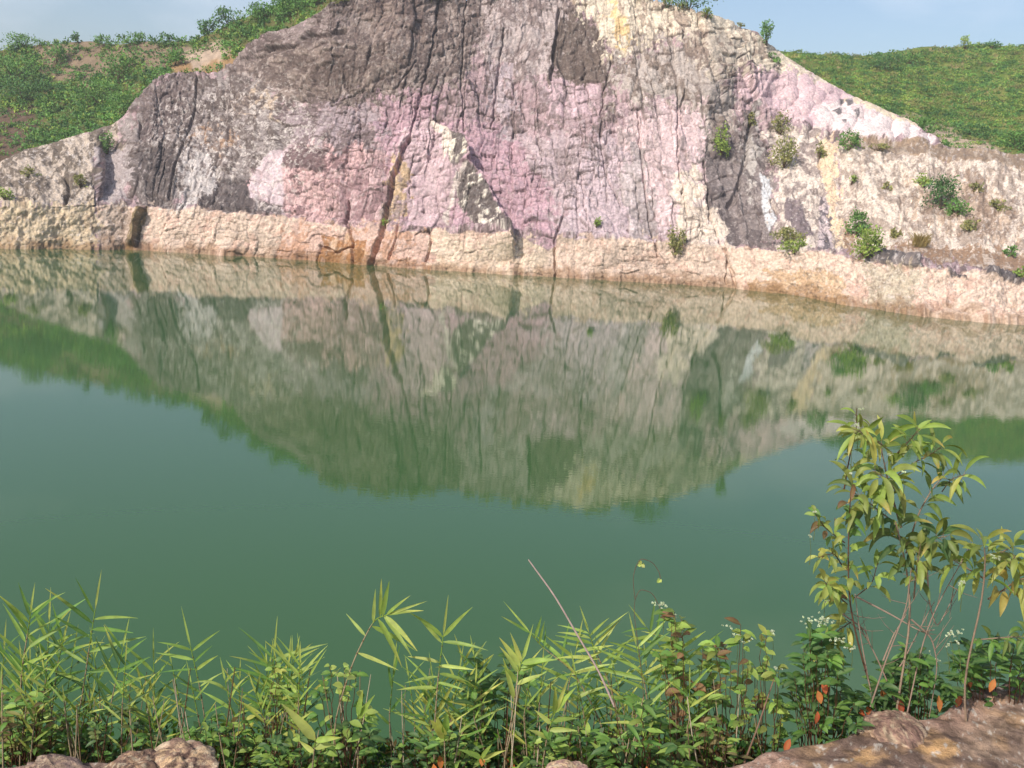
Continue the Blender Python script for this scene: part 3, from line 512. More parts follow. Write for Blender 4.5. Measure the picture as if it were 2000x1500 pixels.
BL = [ # photo x, y of the foot, width, height, tone, where, label
 (48, 92, 86, 26, 'g', 'l', 'wide low bush on the skyline at the far left end of the hill'),
 (154, 86, 24, 22, 'd', 'l', 'small lone bush on the bare crest of the left hill'),
 (205, 90, 50, 22, 'g', 'l', 'low bush on the left skyline right after the bare crest'),
 (262, 92, 60, 24, 'g', 'l', 'bushy clump on the left skyline above the bare soil patch'),
 (322, 92, 56, 26, 'd', 'l', 'dark spiky bush on the left skyline before the hill rises'),
 (112, 128, 52, 44, 'g', 'l', 'round bush standing alone on bare soil of the left hill'),
 (30, 165, 110, 62, 'g', 'l', 'big leafy bush on the left hill beneath the skyline bush'),
 (45, 200, 120, 50, 'd', 'l', 'dark dense bush above the brown earth bank at far left'),
 (235, 165, 90, 60, 'g', 'l', 'tall leafy bush in the middle of the left hill slope'),
 (200, 205, 130, 50, 'g', 'l', 'broad bush low on the left hill slope'),
 (250, 225, 80, 45, 'g', 'l', 'bright bush just above the white rock at the cliff shoulder'),
 (340, 128, 40, 30, 'g', 'l', 'small bush beside the orange soil behind the grey cliff corner'),
 (408, 62, 52, 24, 'd', 'l', 'dark bush where the left skyline begins to climb'),
 (445, 50, 60, 32, 'd', 'l', 'widest dark bush on the climbing skyline left of the cliff top'),
 (510, 40, 70, 34, 'g', 'l', 'green bush on the skyline beside the rough grey ledges'),
 (565, 30, 80, 44, 'g', 'l', 'bright leafy bush hugging the top left edge of the cliff'),
 (614, 10, 50, 30, 'g', 'l', 'bush at the picture top where rock meets the green slope'),
 (208, 300, 26, 44, 'g', 'c', 'narrow bush in the notch between pale mound and dark cliff'),
 (8, 398, 36, 22, 'y', 'c', 'yellow green tuft low on the pale mound at far left'),
 (54, 345, 34, 20, 'o', 'c', 'dull grassy tuft on the slope of the pale mound'),
 (155, 360, 24, 30, 'o', 'c', 'wispy olive tuft on the right shoulder of the pale mound'),
 (752, 441, 16, 16, 'y', 'c', 'tiny green sprig growing from the deep dark crack'),
 (1163, 450, 20, 20, 'y', 'c', 'tiny sprig on the mauve rock above the cream band'),
 (1318, 498, 34, 54, 'o', 'c', 'thin grassy bush at the left of the cream rock streak'),
 (1345, 14, 96, 50, 'd', 'c', 'dark green bush on the very top of the cliff against the sky'),
 (1378, 36, 24, 20, 'y', 'c', 'small bright bush just below the cliff top bush'),
 (1448, 52, 18, 12, 'o', 'c', 'tiny shrub on the cliff skyline between two bushes'),
 (1494, 92, 34, 46, 'g', 'c', 'bush on the skyline where the cliff meets the right hill'),
 (1508, 124, 30, 22, 'g', 'c', 'low bush on pale soil below the skyline bush at right'),
 (1414, 296, 28, 60, 'y', 'c', 'hanging yellow green bush on the grey joints of the cliff'),
 (1472, 236, 18, 30, 'o', 'c', 'slim bush beside the pink lumpy slab'),
 (1524, 258, 38, 44, 'o', 'c', 'sparse dark stemmed bush under the pink slab'),
 (1530, 326, 56, 62, 'o', 'c', 'olive bush with dry branches on the slope under the pink slab'),
 (1598, 318, 22, 34, 'o', 'c', 'thin upright bush beside the orange tinted channel'),
 (1657, 302, 42, 40, 'g', 'c', 'fresh green bush at the left end of the brown terrace'),
 (1712, 296, 50, 14, 'o', 'c', 'flat bush lying on the brown terrace edge'),
 (1550, 492, 50, 26, 'y', 'c', 'spreading tuft above the sandy beach under the white streak'),
 (1540, 472, 60, 30, 'o', 'c', 'faint olive tuft on the pale slope above the spreading tuft'),
 (1672, 462, 44, 52, 'g', 'c', 'leafy bush upper of two on the brown gully by the bench'),
 (1692, 508, 56, 62, 'y', 'c', 'yellow green bush lower of two on the brown gully'),
 (1662, 366, 16, 18, 'y', 'c', 'small green tuft high on the pale right face'),
 (1728, 376, 20, 14, 'o', 'c', 'small olive tuft in the middle of the pale right face'),
 (1804, 366, 34, 28, 'y', 'c', 'light bush just left above the biggest right face bush'),
 (1836, 412, 64, 64, 'd', 'c', 'biggest dark bush on the pale right face'),
 (1868, 428, 44, 36, 'g', 'c', 'bush tucked under the right side of the biggest face bush'),
 (1900, 378, 34, 20, 'o', 'c', 'patchy olive tuft right of the biggest face bush'),
 (1950, 412, 40, 20, 'o', 'c', 'low tuft near the right edge under the terrace'),
 (1888, 456, 32, 26, 'o', 'c', 'grey green tuft above the brown bench'),
 (1744, 462, 30, 20, 'o', 'c', 'small tuft above the dark rock brow'),
 (1975, 500, 30, 16, 'g', 'c', 'small green tuft on the brown bench near the right edge'),
 (1992, 545, 30, 24, 'y', 'c', 'green tuft on the dark rock lip at the right edge'),
 (1800, 262, 56, 32, 'g', 'r', 'bush at the foot of the green hill beside the sandy strip'),
 (1846, 294, 38, 20, 'g', 'r', 'low bush behind the last pale boulder of the slab'),
 (1886, 300, 40, 16, 'g', 'r', 'flat bush at the foot of the hill above the terrace'),
 (1900, 268, 60, 26, 'd', 'r', 'dark bush clump on the lower slope of the green hill'),
 (1985, 290, 60, 36, 'g', 'r', 'leafy bush by the right edge above the terrace'),
 (1730, 136, 86, 34, 'd', 'r', 'darkest bush high on the slope of the green hill'),
 (1775, 122, 60, 24, 'g', 'r', 'bush beside the darkest one near the hill crest'),
 (1884, 96, 26, 26, 'y', 'r', 'tiny flat topped tree breaking the green hill skyline'),
 (1935, 96, 34, 16, 'd', 'r', 'small bush on the hill skyline right of the tiny tree')]
for i_, (x, y, wp, hp, tone, where, lab) in enumerate(BL):
    P = {'l': left_at, 'r': right_at, 'c': on_cliff}[where](x, y)
    bush(P, wp, hp, tone, lab, ls=.20 if where == 'c' else .26)
# dry grass tuft on the bench
e = bpy.data.objects.new('grass_tuft', None); COL.objects.link(e); P = on_cliff(1795, 488); e.location = P; tag(e, 'straw coloured grass tuft on the brown bench above the lake', 'grass')
mb = MB()
for _ in range(150):
    a = rng.uniform(0, 6.3); d = np.array([math.cos(a)*.5, math.sin(a)*.5, 1.1]); mb.leaf(rng.normal(0, .22, 3)*[1, 1, 0], d, [0, -1, .1], rng.uniform(.7, 1.4), .05, sr(190, 160, 96, .6)*rng.uniform(.7, 1.2), .5, .2, 3)
mb.build('blades', M_far, e)

# ------------------------------------------------------------------ near bank: rock ledge under the viewer, dropping to the lake
ZL = H-1.6
edge_px = [(-600, 1540), (0, 1500), (60, 1492), (140, 1484), (200, 1492), (260, 1500), (450, 1505), (700, 1535), (1000, 1530), (1080, 1506), (1200, 1520), (1400, 1508), (1500, 1478), (1560, 1470), (1650, 1456), (1700, 1425), (1750, 1405), (1800, 1418), (1835, 1408), (1900, 1352), (1955, 1342), (2000, 1318), (2200, 1240), (2700, 1120)]
ep = on_z(np.array([a for a, _ in edge_px], float), np.array([b for _, b in edge_px], float), ZL)
xs = np.linspace(-2.4, 3.4, 900); ye = np.interp(xs, ep[:, 0], ep[:, 1]); 
bx = np.concatenate([np.linspace(-60, -2.5, 40), xs, np.linspace(3.5, 60, 40)]); ye = np.interp(bx, xs, ye)+np.where(np.abs(bx) > 3, (fbm(bx/3, bx*0, 3, 9)-.5)*1.5*smooth(3, 8, np.abs(bx)), 0)
tb = np.concatenate([np.linspace(-6, -1.2, 14), np.linspace(-1.15, 0, 200), np.linspace(.006, .5, 70)[1:], np.linspace(.55, 6.0, 50)])   # distance past the edge
TT, BX = np.meshgrid(tb, bx, indexing='ij'); YE = np.broadcast_to(ye, TT.shape)
ZZ = np.where(TT < 0, ZL+.02-.0*TT, 0)+0.
past = np.clip(TT, 0, None); ZZ = ZL-np.where(past < .12, .35*smooth(0, .14, past), .35+(past-.12)*1.55)
ZZ = np.maximum(ZZ, -3)
lump = (fbm(BX/.22, (TT+YE)/.16, 4, 501)-.5)*.035+(fbm(BX/.6, (TT+YE)/.5, 2, 503)-.5)*.05
v1, v2, vc = voro(BX/.16, (TT+YE)/.12, 505); lump += .010*np.sqrt(np.clip(v2-v1, 0, .6))*smooth(-.5, -.05, TT)
lump += (fbm(BX/.03, (TT+YE)/.03, 3, 507)-.5)*.009
near = smooth(6, 3, np.abs(BX)); ZZ = ZZ+lump*(.3+.7*near)+past*0; YB = YE+TT+.06*(fbm(BX/.1, TT/.2, 3, 509)-.5)*smooth(0, .1, past)
Cn = np.tile(sr(138, 116, 99), TT.shape+(1,)); n1 = fbm(BX/.25, (TT+YE)/.18, 4, 511); n2 = fbm(BX/.05, (TT+YE)/.04, 4, 513)
Cn = mixc(Cn, smooth(.48, .66, n1), (164, 138, 116)); Cn = mixc(Cn, smooth(.5, .36, n1)*.8, (112, 92, 82)); Cn = mixc(Cn, smooth(.55, .7, fbm(BX/.12, (TT+YE)/.1, 3, 517))*.35, (178, 142, 100))
for cx_, cy_, r_ in ((1830, 1465, 42), (1945, 1365, 26), (1700, 1495, 30), (360, 1462, 30)):
    q = on_z(np.array(cx_*1.), np.array(cy_*1.), ZL); dd = np.hypot(BX-q[0], YB-q[1])+(n1-.5)*.08; Cn = mixc(Cn, smooth(r_*.0017, r_*.0008, dd)*.65*smooth(.3, .6, n2), (192, 152, 104))
ed = smooth(-.22, -.04, TT)*smooth(.2, .05, past); Cn = mixc(Cn, ed*.6*smooth(.35, .6, n1), (152, 120, 108))
Cn *= (.7+.6*fbm(BX/.02, (TT+YE)/.02, 4, 521, .7))[..., None]; Cn = Cn*1.42; n3 = fbm(BX/.013, (TT+YE)/.02, 3, 519); Cn = mixc(Cn, smooth(.64, .72, n3)*smooth(.4, .55, n2)*.85, (214, 202, 188)); Cn = mixc(Cn, smooth(.42, .33, n2)*.5, (92, 75, 67)); Cn = mixc(Cn, smooth(.15, .4, past), (70, 60, 42))
tag(mesh_obj('rock_ledge', np.stack([BX, YB, ZZ], -1).reshape(-1, 3), grid_faces(*TT.shape), Cn.reshape(-1, 3), M_ledge), 'mottled brown rock ledge and steep bank under the viewer', 'bank', kind='structure')

def boulder(name, pxs, sz, label, seed, cols_):
    """an uneven stone: sphere grid pushed about by noise"""
    P = on_z(np.array(float(pxs[0])), np.array(float(pxs[1])), ZL); nu, nv = 96, 56
    u = np.linspace(0, 2*math.pi, nu); v = np.linspace(.02, math.pi-.02, nv); UU, VV = np.meshgrid(u, v)
    D = np.stack([np.sin(VV)*np.cos(UU), np.sin(VV)*np.sin(UU), np.cos(VV)], -1)
    a = fbm(D[..., 0]*1.6+seed, D[..., 1]*1.6+D[..., 2]*1.9, 4, seed); c1, c2, cc_ = voro(D[..., 0]*1.8+9, D[..., 2]*1.8+D[..., 1]*1.4+5, seed)
    rr = 1+(a-.5)*.7+(cc_-.5)*.05+(fbm(D[..., 0]*9, D[..., 1]*9+D[..., 2]*8, 3, seed+5)-.5)*.14; rr[:, -1] = rr[:, 0]
    V = D*rr[..., None]*np.array(sz); V[..., 2] = np.minimum(V[..., 2], sz[2]*(.75+.5*fbm(V[..., 0]/.05, V[..., 1]/.05, 3, seed))); k = .5*fbm(D[..., 0]*5+D[..., 2]*2, D[..., 1]*5-D[..., 2]*4, 4, seed+9)+.5*fbm(D[..., 0]*11-D[..., 1]*5, D[..., 2]*12+D[..., 1]*4, 3, seed+10); C = mixc(np.tile(sr(*cols_[0]), D.shape[:2]+(1,)), smooth(.44, .58, k), cols_[1])
    C *= (.7+.6*fbm(D[..., 0]*30+D[..., 1]*9, D[..., 2]*30+D[..., 1]*14, 3, seed+11))[..., None]*1.2; C = mixc(C, smooth(.60, .68, fbm(D[..., 0]*7, D[..., 2]*7+D[..., 1]*6, 4, seed+19))*.8, (212, 190, 160)); C = mixc(C, smooth(.42, .34, fbm(D[..., 0]*6, D[..., 2]*6+D[..., 1]*6, 4, seed+29))*.6, (90, 70, 66))
    o = mesh_obj(name, V.reshape(-1, 3), grid_faces(nv, nu), C.reshape(-1, 3), M_ledge); o.location = P; tag(o, label, 'rock'); o.rotation_euler[2] = seed*.7
boulder('boulder', (352, 1512), (.12, .10, .065), 'tan and purple boulder poking up at the bottom left', 3, ((150, 122, 104), (204, 172, 136)))
boulder('boulder', (262, 1518), (.08, .08, .045), 'low brown stone leaning on the left of the tan boulder', 5, ((124, 100, 86), (160, 130, 104)))
boulder('boulder', (110, 1522), (.13, .08, .035), 'flat purplish stone at the bottom left corner', 8, ((134, 112, 102), (168, 142, 120)))
boulder('boulder', (1110, 1520), (.06, .06, .032), 'small pale stone at the bottom edge near the middle', 11, ((168, 132, 122), (206, 176, 140)))
boulder('boulder', (1745, 1440), (.11, .09, .06), 'rounded pinkish lump on the lip of the ledge', 14, ((148, 118, 104), (166, 138, 116)))

# ------------------------------------------------------------------ near plants
G1 = (92, 136, 46); G2 = (140, 168, 62); G3 = (172, 186, 84); YG = (178, 182, 70); DG = (58, 98, 46); STRAW = (176, 156, 124)
def lc(c, v=.17, k=1.0):
    q = sr(*c, k)*random.uniform(1-v, 1+v); q[0] *= random.uniform(.9, 1.12); return q.mean()+(q-q.mean())*.9
def curve(pts, Y, n=14, jit=.0):
    """smooth world curve through photo points at distances Y (scalar or pair root->tip)"""
    pts = np.array(pts, float); k = len(pts); t = np.linspace(0, 1, k); ys = np.linspace(Y[0], Y[1], k) if isinstance(Y, tuple) else np.full(k, float(Y))
    tt = np.linspace(0, 1, n); W = world(pts[:, 0], pts[:, 1], ys); out = np.stack([np.interp(tt, t, W[:, i]) for i in range(3)], 1)
    if k > 2:
        for _ in range(2): out[1:-1] = (out[:-2]+2*out[1:-1]+out[2:])/4
    return out
def along(c, f):
    f = np.clip(f, 0, 1)*(len(c)-1); i = int(min(f, len(c)-2)); u = f-i; return c[i]*(1-u)+c[i+1]*u
def thing(name, loc, label, cat, group=None):
    e = bpy.data.objects.new(name, None); COL.objects.link(e); e.location = loc; e.empty_display_size = .1; return tag(e, label, cat, group)
IR = np.array(RT); IU = np.array(UP); IF = np.array(FW)
def root_down(pts, Y, extra=90):
    """carry a stem down from its lowest visible point to the bank"""
    p0 = pts[0]; return [(p0[0]+random.uniform(-8, 8), max(p0[1]+extra, 1500))]+list(pts)
def reed(pts, Y, label, nleaf=9, L=120, Wd=7.5, start=.45, ang=(35, 62), cols_=(G1, G2), lv=None, group=None, r=.0028, spike=True, droop=.14):
    full = root_down(pts, Y); c = curve(full, (Y, Y-.04), 22); m = Y/FPX*1.04
    e = thing('reed', c[0], label, 'reed', group); st = MB(); 
    cs = np.array([sr(*STRAW, .7) if i < 16 else sr(*G2, .7) for i in range(22)]); st.tube(c, np.linspace(r, r*.45, 22), cs)
    for f in np.linspace(.1, .92, 12): st.tube(np.array([along(c, f-.004), along(c, f+.004)]), r*1.35*(1-.5*f), sr(120, 96, 70))
    st.build('stem', M_stem, e, org=c[0])
    mb = MB(); sdn = 1
    if lv is None:
        lv = []
        for i in range(nleaf):
            f = start+(1-start)*i/max(1, nleaf-1)*.97; sdn = -sdn; lv.append((f, sdn, random.uniform(*ang)*(1-.25*f), L*random.uniform(.75, 1.15)*(1 if f < .9 else .8)))
    for f, s_, a_, l_ in lv:
        b = along(c, f); tdir = along(c, min(f+.05, 1))-along(c, max(f-.05, 0)); tdir /= np.linalg.norm(tdir)
        yaw = random.uniform(-.5, .5); sd_ = np.cross(tdir, -IF); sd_ /= np.linalg.norm(sd_); sd_ = -sd_*s_*-1
        sd_ = sd_*math.cos(yaw)+IF*math.sin(yaw)
        d = tdir*math.cos(math.radians(a_))+sd_*math.sin(math.radians(a_))
        cc = lc(cols_[random.randrange(len(cols_))]); tip = lc(YG) if random.random() < .25 else None
        nn_ = np.cross(d, np.cross(-IF+np.array([0, 0, .6]), d)); nn_ = nn_/np.linalg.norm(nn_)+np.array([random.uniform(-.5, .5), 0, random.uniform(-.3, .6)])
        mb.leaf(b, d, nn_, l_*m, Wd*m*random.uniform(.8, 1.2)*(l_/110)**.5, cc, droop*random.uniform(.3, 1.5), .4, 8, .22, tip, random.uniform(-.5, .5))
    if spike: mb.leaf(c[-1], c[-1]-c[-3], -IF, L*.75*m, Wd*.55*m, lc(G3), .02, .5, 6, .2)
    mb.build('leaves', M_leaf, e, org=c[0]); return e
REEDS = [
 ([(150, 1420), (165, 1330), (175, 1260), (186, 1190)], 2.95, 'tall upright reed nearest the left side with comb of open leaves', dict(lv=[(.97, -1, 30, 90), (.93, 1, 62, 125), (.9, -1, 55, 118), (.86, 1, 68, 118), (.8, -1, 62, 90), (.76, 1, 60, 40), (.7, 1, 55, 125), (.62, -1, 75, 110), (.56, 1, 70, 100), (.5, -1, 80, 105)])),
 ([(38, 1400), (42, 1310), (55, 1230), (60, 1195)], 2.9, 'leafy reed at the left edge with crowded drooping leaves', dict(nleaf=14, L=95, start=.4)),
 ([(100, 1400), (112, 1300), (124, 1250)], 3.0, 'reed behind the two tall ones at the left edge', dict(nleaf=11, L=95, start=.4, cols_=(G1, G1, DG))),
 ([(10, 1420), (4, 1330), (8, 1270)], 3.0, 'reed cut by the left picture edge', dict(nleaf=10, L=100, start=.35, cols_=(G1, DG))),
 ([(205, 1430), (222, 1350), (240, 1265)], 2.9, 'dark green reed right of the tallest left reed', dict(nleaf=11, L=98, start=.4, cols_=(G1, DG))),
 ([(405, 1440), (392, 1350), (372, 1262)], 2.95, 'slim reed leaning left over open water with paired leaves', dict(lv=[(.97, -1, 55, 72), (.96, 1, 55, 80), (.9, -1, 68, 76), (.88, 1, 52, 66), (.83, -1, 85, 76), (.82, 1, 55, 62), (.7, 1, 60, 60), (.66, -1, 55, 50), (.6, -1, 60, 55), (.5, 1, 60, 70)])),
 ([(520, 1450), (528, 1360), (535, 1280)], 3.0, 'reed with two long opposed top leaves left of centre', dict(lv=[(.97, -1, 60, 100), (.96, 1, 58, 120), (.9, -1, 75, 90), (.88, 1, 70, 80), (.8, -1, 70, 95), (.75, 1, 75, 100), (.68, -1, 60, 80), (.6, 1, 60, 70)])),
 ([(655, 1400), (690, 1290), (730, 1210), (758, 1200)], 2.75, 'bright broad leaved reed left of centre leaning right', dict(lv=[(.98, 1, 8, 80), (.97, -1, 22, 75), (.95, 1, 62, 95), (.92, 1, 70, 100), (.9, -1, 55, 90), (.86, -1, 60, 85), (.82, 1, 96, 110), (.75, -1, 30, 80), (.72, 1, 90, 115), (.65, -1, 70, 60), (.55, 1, 85, 90)], Wd=10, cols_=(G2, G3), spike=True)),
 ([(848, 1430), (855, 1330), (866, 1240)], 2.8, 'reed with four wide spread top leaves near the centre', dict(lv=[(.985, 1, 32, 105), (.98, -1, 48, 98), (.95, 1, 80, 98), (.94, -1, 45, 80), (.8, -1, 84, 68), (.78, 1, 80, 80), (.72, 1, 95, 70), (.7, -1, 110, 78), (.66, 1, 88, 65), (.62, -1, 100, 95)], Wd=9, cols_=(G2, G3))),
 ([(765, 1480), (760, 1400), (768, 1320)], 2.85, 'upright narrow reed with folded blades in the open gap', dict(lv=[(.98, 1, 5, 80), (.9, -1, 12, 70), (.7, 1, 30, 60), (.6, -1, 35, 50)], cols_=(G1,))),
 ([(985, 1480), (1000, 1400), (1011, 1320), (1020, 1290)], 2.7, 'palm like reed at the bottom centre with yellow green leaves', dict(lv=[(.97, -1, 30, 70), (.95, 1, 55, 80), (.9, -1, 45, 75), (.88, 1, 52, 78), (.83, 1, 50, 72), (.8, -1, 45, 65), (.72, -1, 40, 60), (.7, 1, 60, 60), (.6, -1, 20, 110)], Wd=13, cols_=(G2, G3))),
 ([(1060, 1490), (1070, 1430), (1085, 1390)], 2.65, 'short reed with one broad upright blade right of the palm like reed', dict(lv=[(.98, 1, 12, 80), (.95, -1, 16, 75), (.85, 1, 70, 55), (.8, -1, 60, 45), (.7, 1, 65, 60), (.6, -1, 60, 50)], Wd=15, cols_=(G2, G3))),
 ([(1180, 1420), (1120, 1310), (1060, 1265), (1035, 1235)], 2.95, 'reed leaning far left with leaves standing up like a comb', dict(lv=[(.98, -1, 20, 70), (.9, 1, 50, 55), (.82, 1, 50, 55), (.75, 1, 50, 45), (.68, -1, 70, 60), (.6, 1, 60, 90), (.5, -1, 60, 60)])),
 ([(1275, 1440), (1260, 1340), (1243, 1262)], 2.9, 'reed right of centre with many stacked horizontal leaves', dict(nleaf=16, L=105, start=.42, ang=(55, 80), cols_=(G2, G3, G1))),
 ([(1215, 1420), (1185, 1320), (1160, 1265), (1150, 1235)], 2.95, 'feathery reed beside the long dry stalk', dict(nleaf=15, L=88, start=.4, ang=(60, 82), cols_=(G2, G1, G3))),
 ([(1330, 1450), (1310, 1350), (1290, 1262), (1262, 1225)], 3.0, 'reed behind the flowering weed with drooping comb leaves', dict(nleaf=13, L=85, start=.4, ang=(50, 80), cols_=(G1, G2))),
 ([(610, 1500), (614, 1462), (616, 1445)], 2.55, 'stubby broad leaf reed at the bottom with three fat leaves', dict(lv=[(.98, -1, 45, 105), (.96, 1, 55, 62), (.7, 1, 60, 45), (.6, -1, 60, 40)], Wd=20, cols_=(G3, G2), spike=False, start=.5)),
 ([(870, 1500), (868, 1450), (868, 1430)], 2.6, 'reed stub with one rounded upright leaf at the bottom centre', dict(lv=[(.97, 1, 4, 62), (.9, -1, 12, 60), (.8, -1, 25, 60)], Wd=24, cols_=(YG, G2), spike=False)),
 ([(700, 1470), (697, 1430), (700, 1395)], 2.6, 'narrow double bladed reed stub left of the rounded leaf', dict(lv=[(.97, 1, 3, 70), (.9, 1, 20, 75)], Wd=14, cols_=(G2,), spike=False)),
 ([(950, 1500), (940, 1480)], 2.5, 'low reed shoot with a V of blades at the bottom centre', dict(lv=[(.97, -1, 28, 65), (.96, 1, 38, 62), (.9, 1, 70, 60)], Wd=14, cols_=(G2, G3), spike=False)),
 ([(560, 1450), (562, 1350), (575, 1290)], 3.0, 'thin reed between the opposed leaf reed and the broad one', dict(nleaf=8, L=80, start=.4)),
 ([(80, 1420), (92, 1300), (96, 1215)], 3.05, 'dusky reed crowded among the tall ones near the left edge', dict(nleaf=14, L=105, start=.4, cols_=(G1, DG, G2))),
 ([(1350, 1450), (1340, 1330), (1325, 1250)], 3.0, 'reed with long yellow leaf crossing behind the browning weed', dict(nleaf=11, L=95, start=.4, ang=(60, 85), cols_=(G2, G3, YG))),
 ([(1100, 1440), (1110, 1340), (1125, 1270)], 2.95, 'reed with flat spreading leaves left of the feathery one', dict(nleaf=12, L=100, start=.4, ang=(60, 85), cols_=(G2, G3))),
 ([(930, 1450), (925, 1350), (905, 1290)], 3.0, 'faint reed between the wide spread reed and the palm like one', dict(nleaf=8, L=85, start=.4, ang=(55, 80), cols_=(G2, YG))),
 ([(60, 1480), (66, 1420), (70, 1380)], 2.75, 'short reed standing under the left edge reeds', dict(nleaf=7, L=70, start=.4, cols_=(G2, YG))),
 ([(300, 1440), (285, 1370), (275, 1330)], 3.0, 'faded reed with leaning fan of pale leaves near the left boulder', dict(nleaf=9, L=70, start=.35, cols_=(YG, G3))),
 ([(460, 1470), (455, 1400), (440, 1330)], 2.9, 'reed with limp yellowing leaves left of the stubby one', dict(nleaf=8, L=75, start=.4, cols_=(YG, G2), droop=.7))]
for pts, Y, lab, kw in REEDS: reed(pts, Y, lab, **kw)
# more of the same low in the thicket (nothing tells these apart)
for i in range(62):
    x = random.gauss(*random.choice([(60, 60), (130, 50), (270, 40), (440, 40), (540, 50), (860, 50), (1010, 60), (1150, 60), (1260, 50), (1340, 50)])); top = random.uniform(1275, 1400)
    reed([(x+random.uniform(-25, 25), 1470), (x, (1470+top)/2), (x+random.uniform(-20, 20), top)], random.uniform(2.8, 3.15), 'short reed stalk half hidden low in the thicket along the bank', group='short reeds low in the thicket',
         nleaf=random.randint(5, 10), L=random.uniform(55, 105), start=random.uniform(.35, .6), Wd=6, cols_=(G1, G2, G3, G2, YG, DG))
# bare dry canes
def cane(pts, Y, label, r=.0022, c=STRAW, group=None):
    w_ = curve(pts, Y, 16); mb = MB(); mb.tube(w_, np.linspace(r*1.2, r*.6, 16), sr(*c, .75))
    o = mb.build('dry_cane', M_stem, org=w_[0]); o.location = w_[0]; tag(o, label, 'dry stalk', group)
cane([(1200, 1380), (1170, 1310), (1130, 1245), (1085, 1165), (1050, 1118), (1032, 1093)], 2.75, 'long bare dry stalk leaning left above all the reeds', .003, (206, 180, 170))
cane([(1450, 1500), (1480, 1420), (1512, 1325)], 2.8, 'straight reddish dry stalk in front of the small leaf shrub', .003, (150, 118, 100))
for i in range(110):
    x = random.uniform(0, 1480); y = random.uniform(1300, 1430); lx = random.uniform(-45, 45)
    cane([(x+lx, 1520), (x+lx*.4, (1520+y)/2), (x, y)], random.uniform(2.65, 3.1), 'thin bare dry cane standing among the green leaves of the thicket', random.uniform(.0014, .0026), random.choice([STRAW, STRAW, (206, 188, 158), (150, 124, 96), (196, 178, 150), (112, 84, 62)]), 'dry canes in the thicket')

def heads(flowers, Yf, m, parent, og):
    for fx, fy, fw, k_ in flowers:
        fm = MB()
        for _ in range(k_):
            q = world(fx+random.gauss(0, fw*.5), fy+random.gauss(0, fw*.22), Yf+random.gauss(0, .02)); k = 12; D = np.stack([rng.normal(0, 1, k), rng.normal(-.6, .6, k), rng.normal(.7, .5, k)], 1)
            fm.quads(np.tile(q, (k, 1)), D, rng.normal(0, 1, (k, 3))+[0, -1, 0], np.full(k, 3.3*m), np.full(k, 2.7*m), np.tile(sr(228, 234, 212, .9)*random.uniform(.8, 1.1), (k, 1)))
        q0 = world(fx+random.uniform(-8, 8), fy+55, Yf+.02); q1 = world(fx, fy+2, Yf); fm.tube(np.array([q0, (q0+q1)/2+[.004, 0, 0], q1]), [.0011, .0009, .0007], sr(130, 140, 80), 4)
        fm.build('flower_head', M_petal, parent, org=og)
def shrub(label, name, skel, Y, leafs, cat='shrub', bark=(172, 148, 126), flowers=None, dead=0):
    """skel: photo polylines with root radius; leafs: (branch, f0, f1, count, L, W, colours, droop, spread)"""
    cs = []; st = MB()
    for pts, r in skel:
        c = curve(pts, Y, 14); c[:, 1] += np.linspace(0, random.uniform(-.12, .12), 14); cs.append(c)
    org = cs[0][0].copy(); e = thing(name, org, label, cat)
    for c, (pts, r) in zip(cs, skel): st.tube(c, np.linspace(r, r*.4, 14), sr(*bark, .7)*random.uniform(.85, 1.15))
    lm = MB(); m = (Y if np.isscalar(Y) else Y[0])/FPX*1.04
    for bi, f0, f1, n, L_, W_, cl, dr, sp in leafs:
        c = cs[bi]
        n = int(n*1.2)
        for i in range(n):
            f = f0+(f1-f0)*(i+random.random()*.6)/n; b = along(c, f); td = along(c, min(f+.05, 1))-along(c, max(f-.05, 0)); td /= np.linalg.norm(td)+1e-9
            a = i*2.4+random.uniform(-.4, .4); u = np.cross(td, [0, .3, 1]); u /= np.linalg.norm(u)+1e-9; v = np.cross(td, u)
            rad = u*math.cos(a)+v*math.sin(a); d = td*random.uniform(.2, .9)*(1.4 if f > .9 else 1)+rad*sp; d /= np.linalg.norm(d)
            pet = b+d*L_*m*.12; st.tube(np.array([b, pet]), .0008, sr(*bark, .6), 3)
            l_ = L_*.82*m*random.uniform(.4, 1.1); cc = lc(cl[random.randrange(len(cl))], .25)*.84; tip = lc((186, 158, 70)) if random.random() < .08 else None
            nz_ = np.array([random.uniform(-.5, .3), random.uniform(-1.1, 0), random.uniform(.2, 1)])
            lm.leaf(pet, d, nz_, l_, W_*.47*m*random.uniform(.7, 1.2), cc, dr*random.uniform(.7, 2.0), .45, 7, .42, tip, random.uniform(-.6, .6))
    st.build('branches', M_stem, e, org=org); lm.build('leaves', M_leaf, e, org=org)
    if flowers:
        heads(flowers, (Y if np.isscalar(Y) else Y[1])-.03, m, e, org)
    return e
OL = (138, 150, 58); OD = (96, 118, 46); OY = (172, 176, 72)
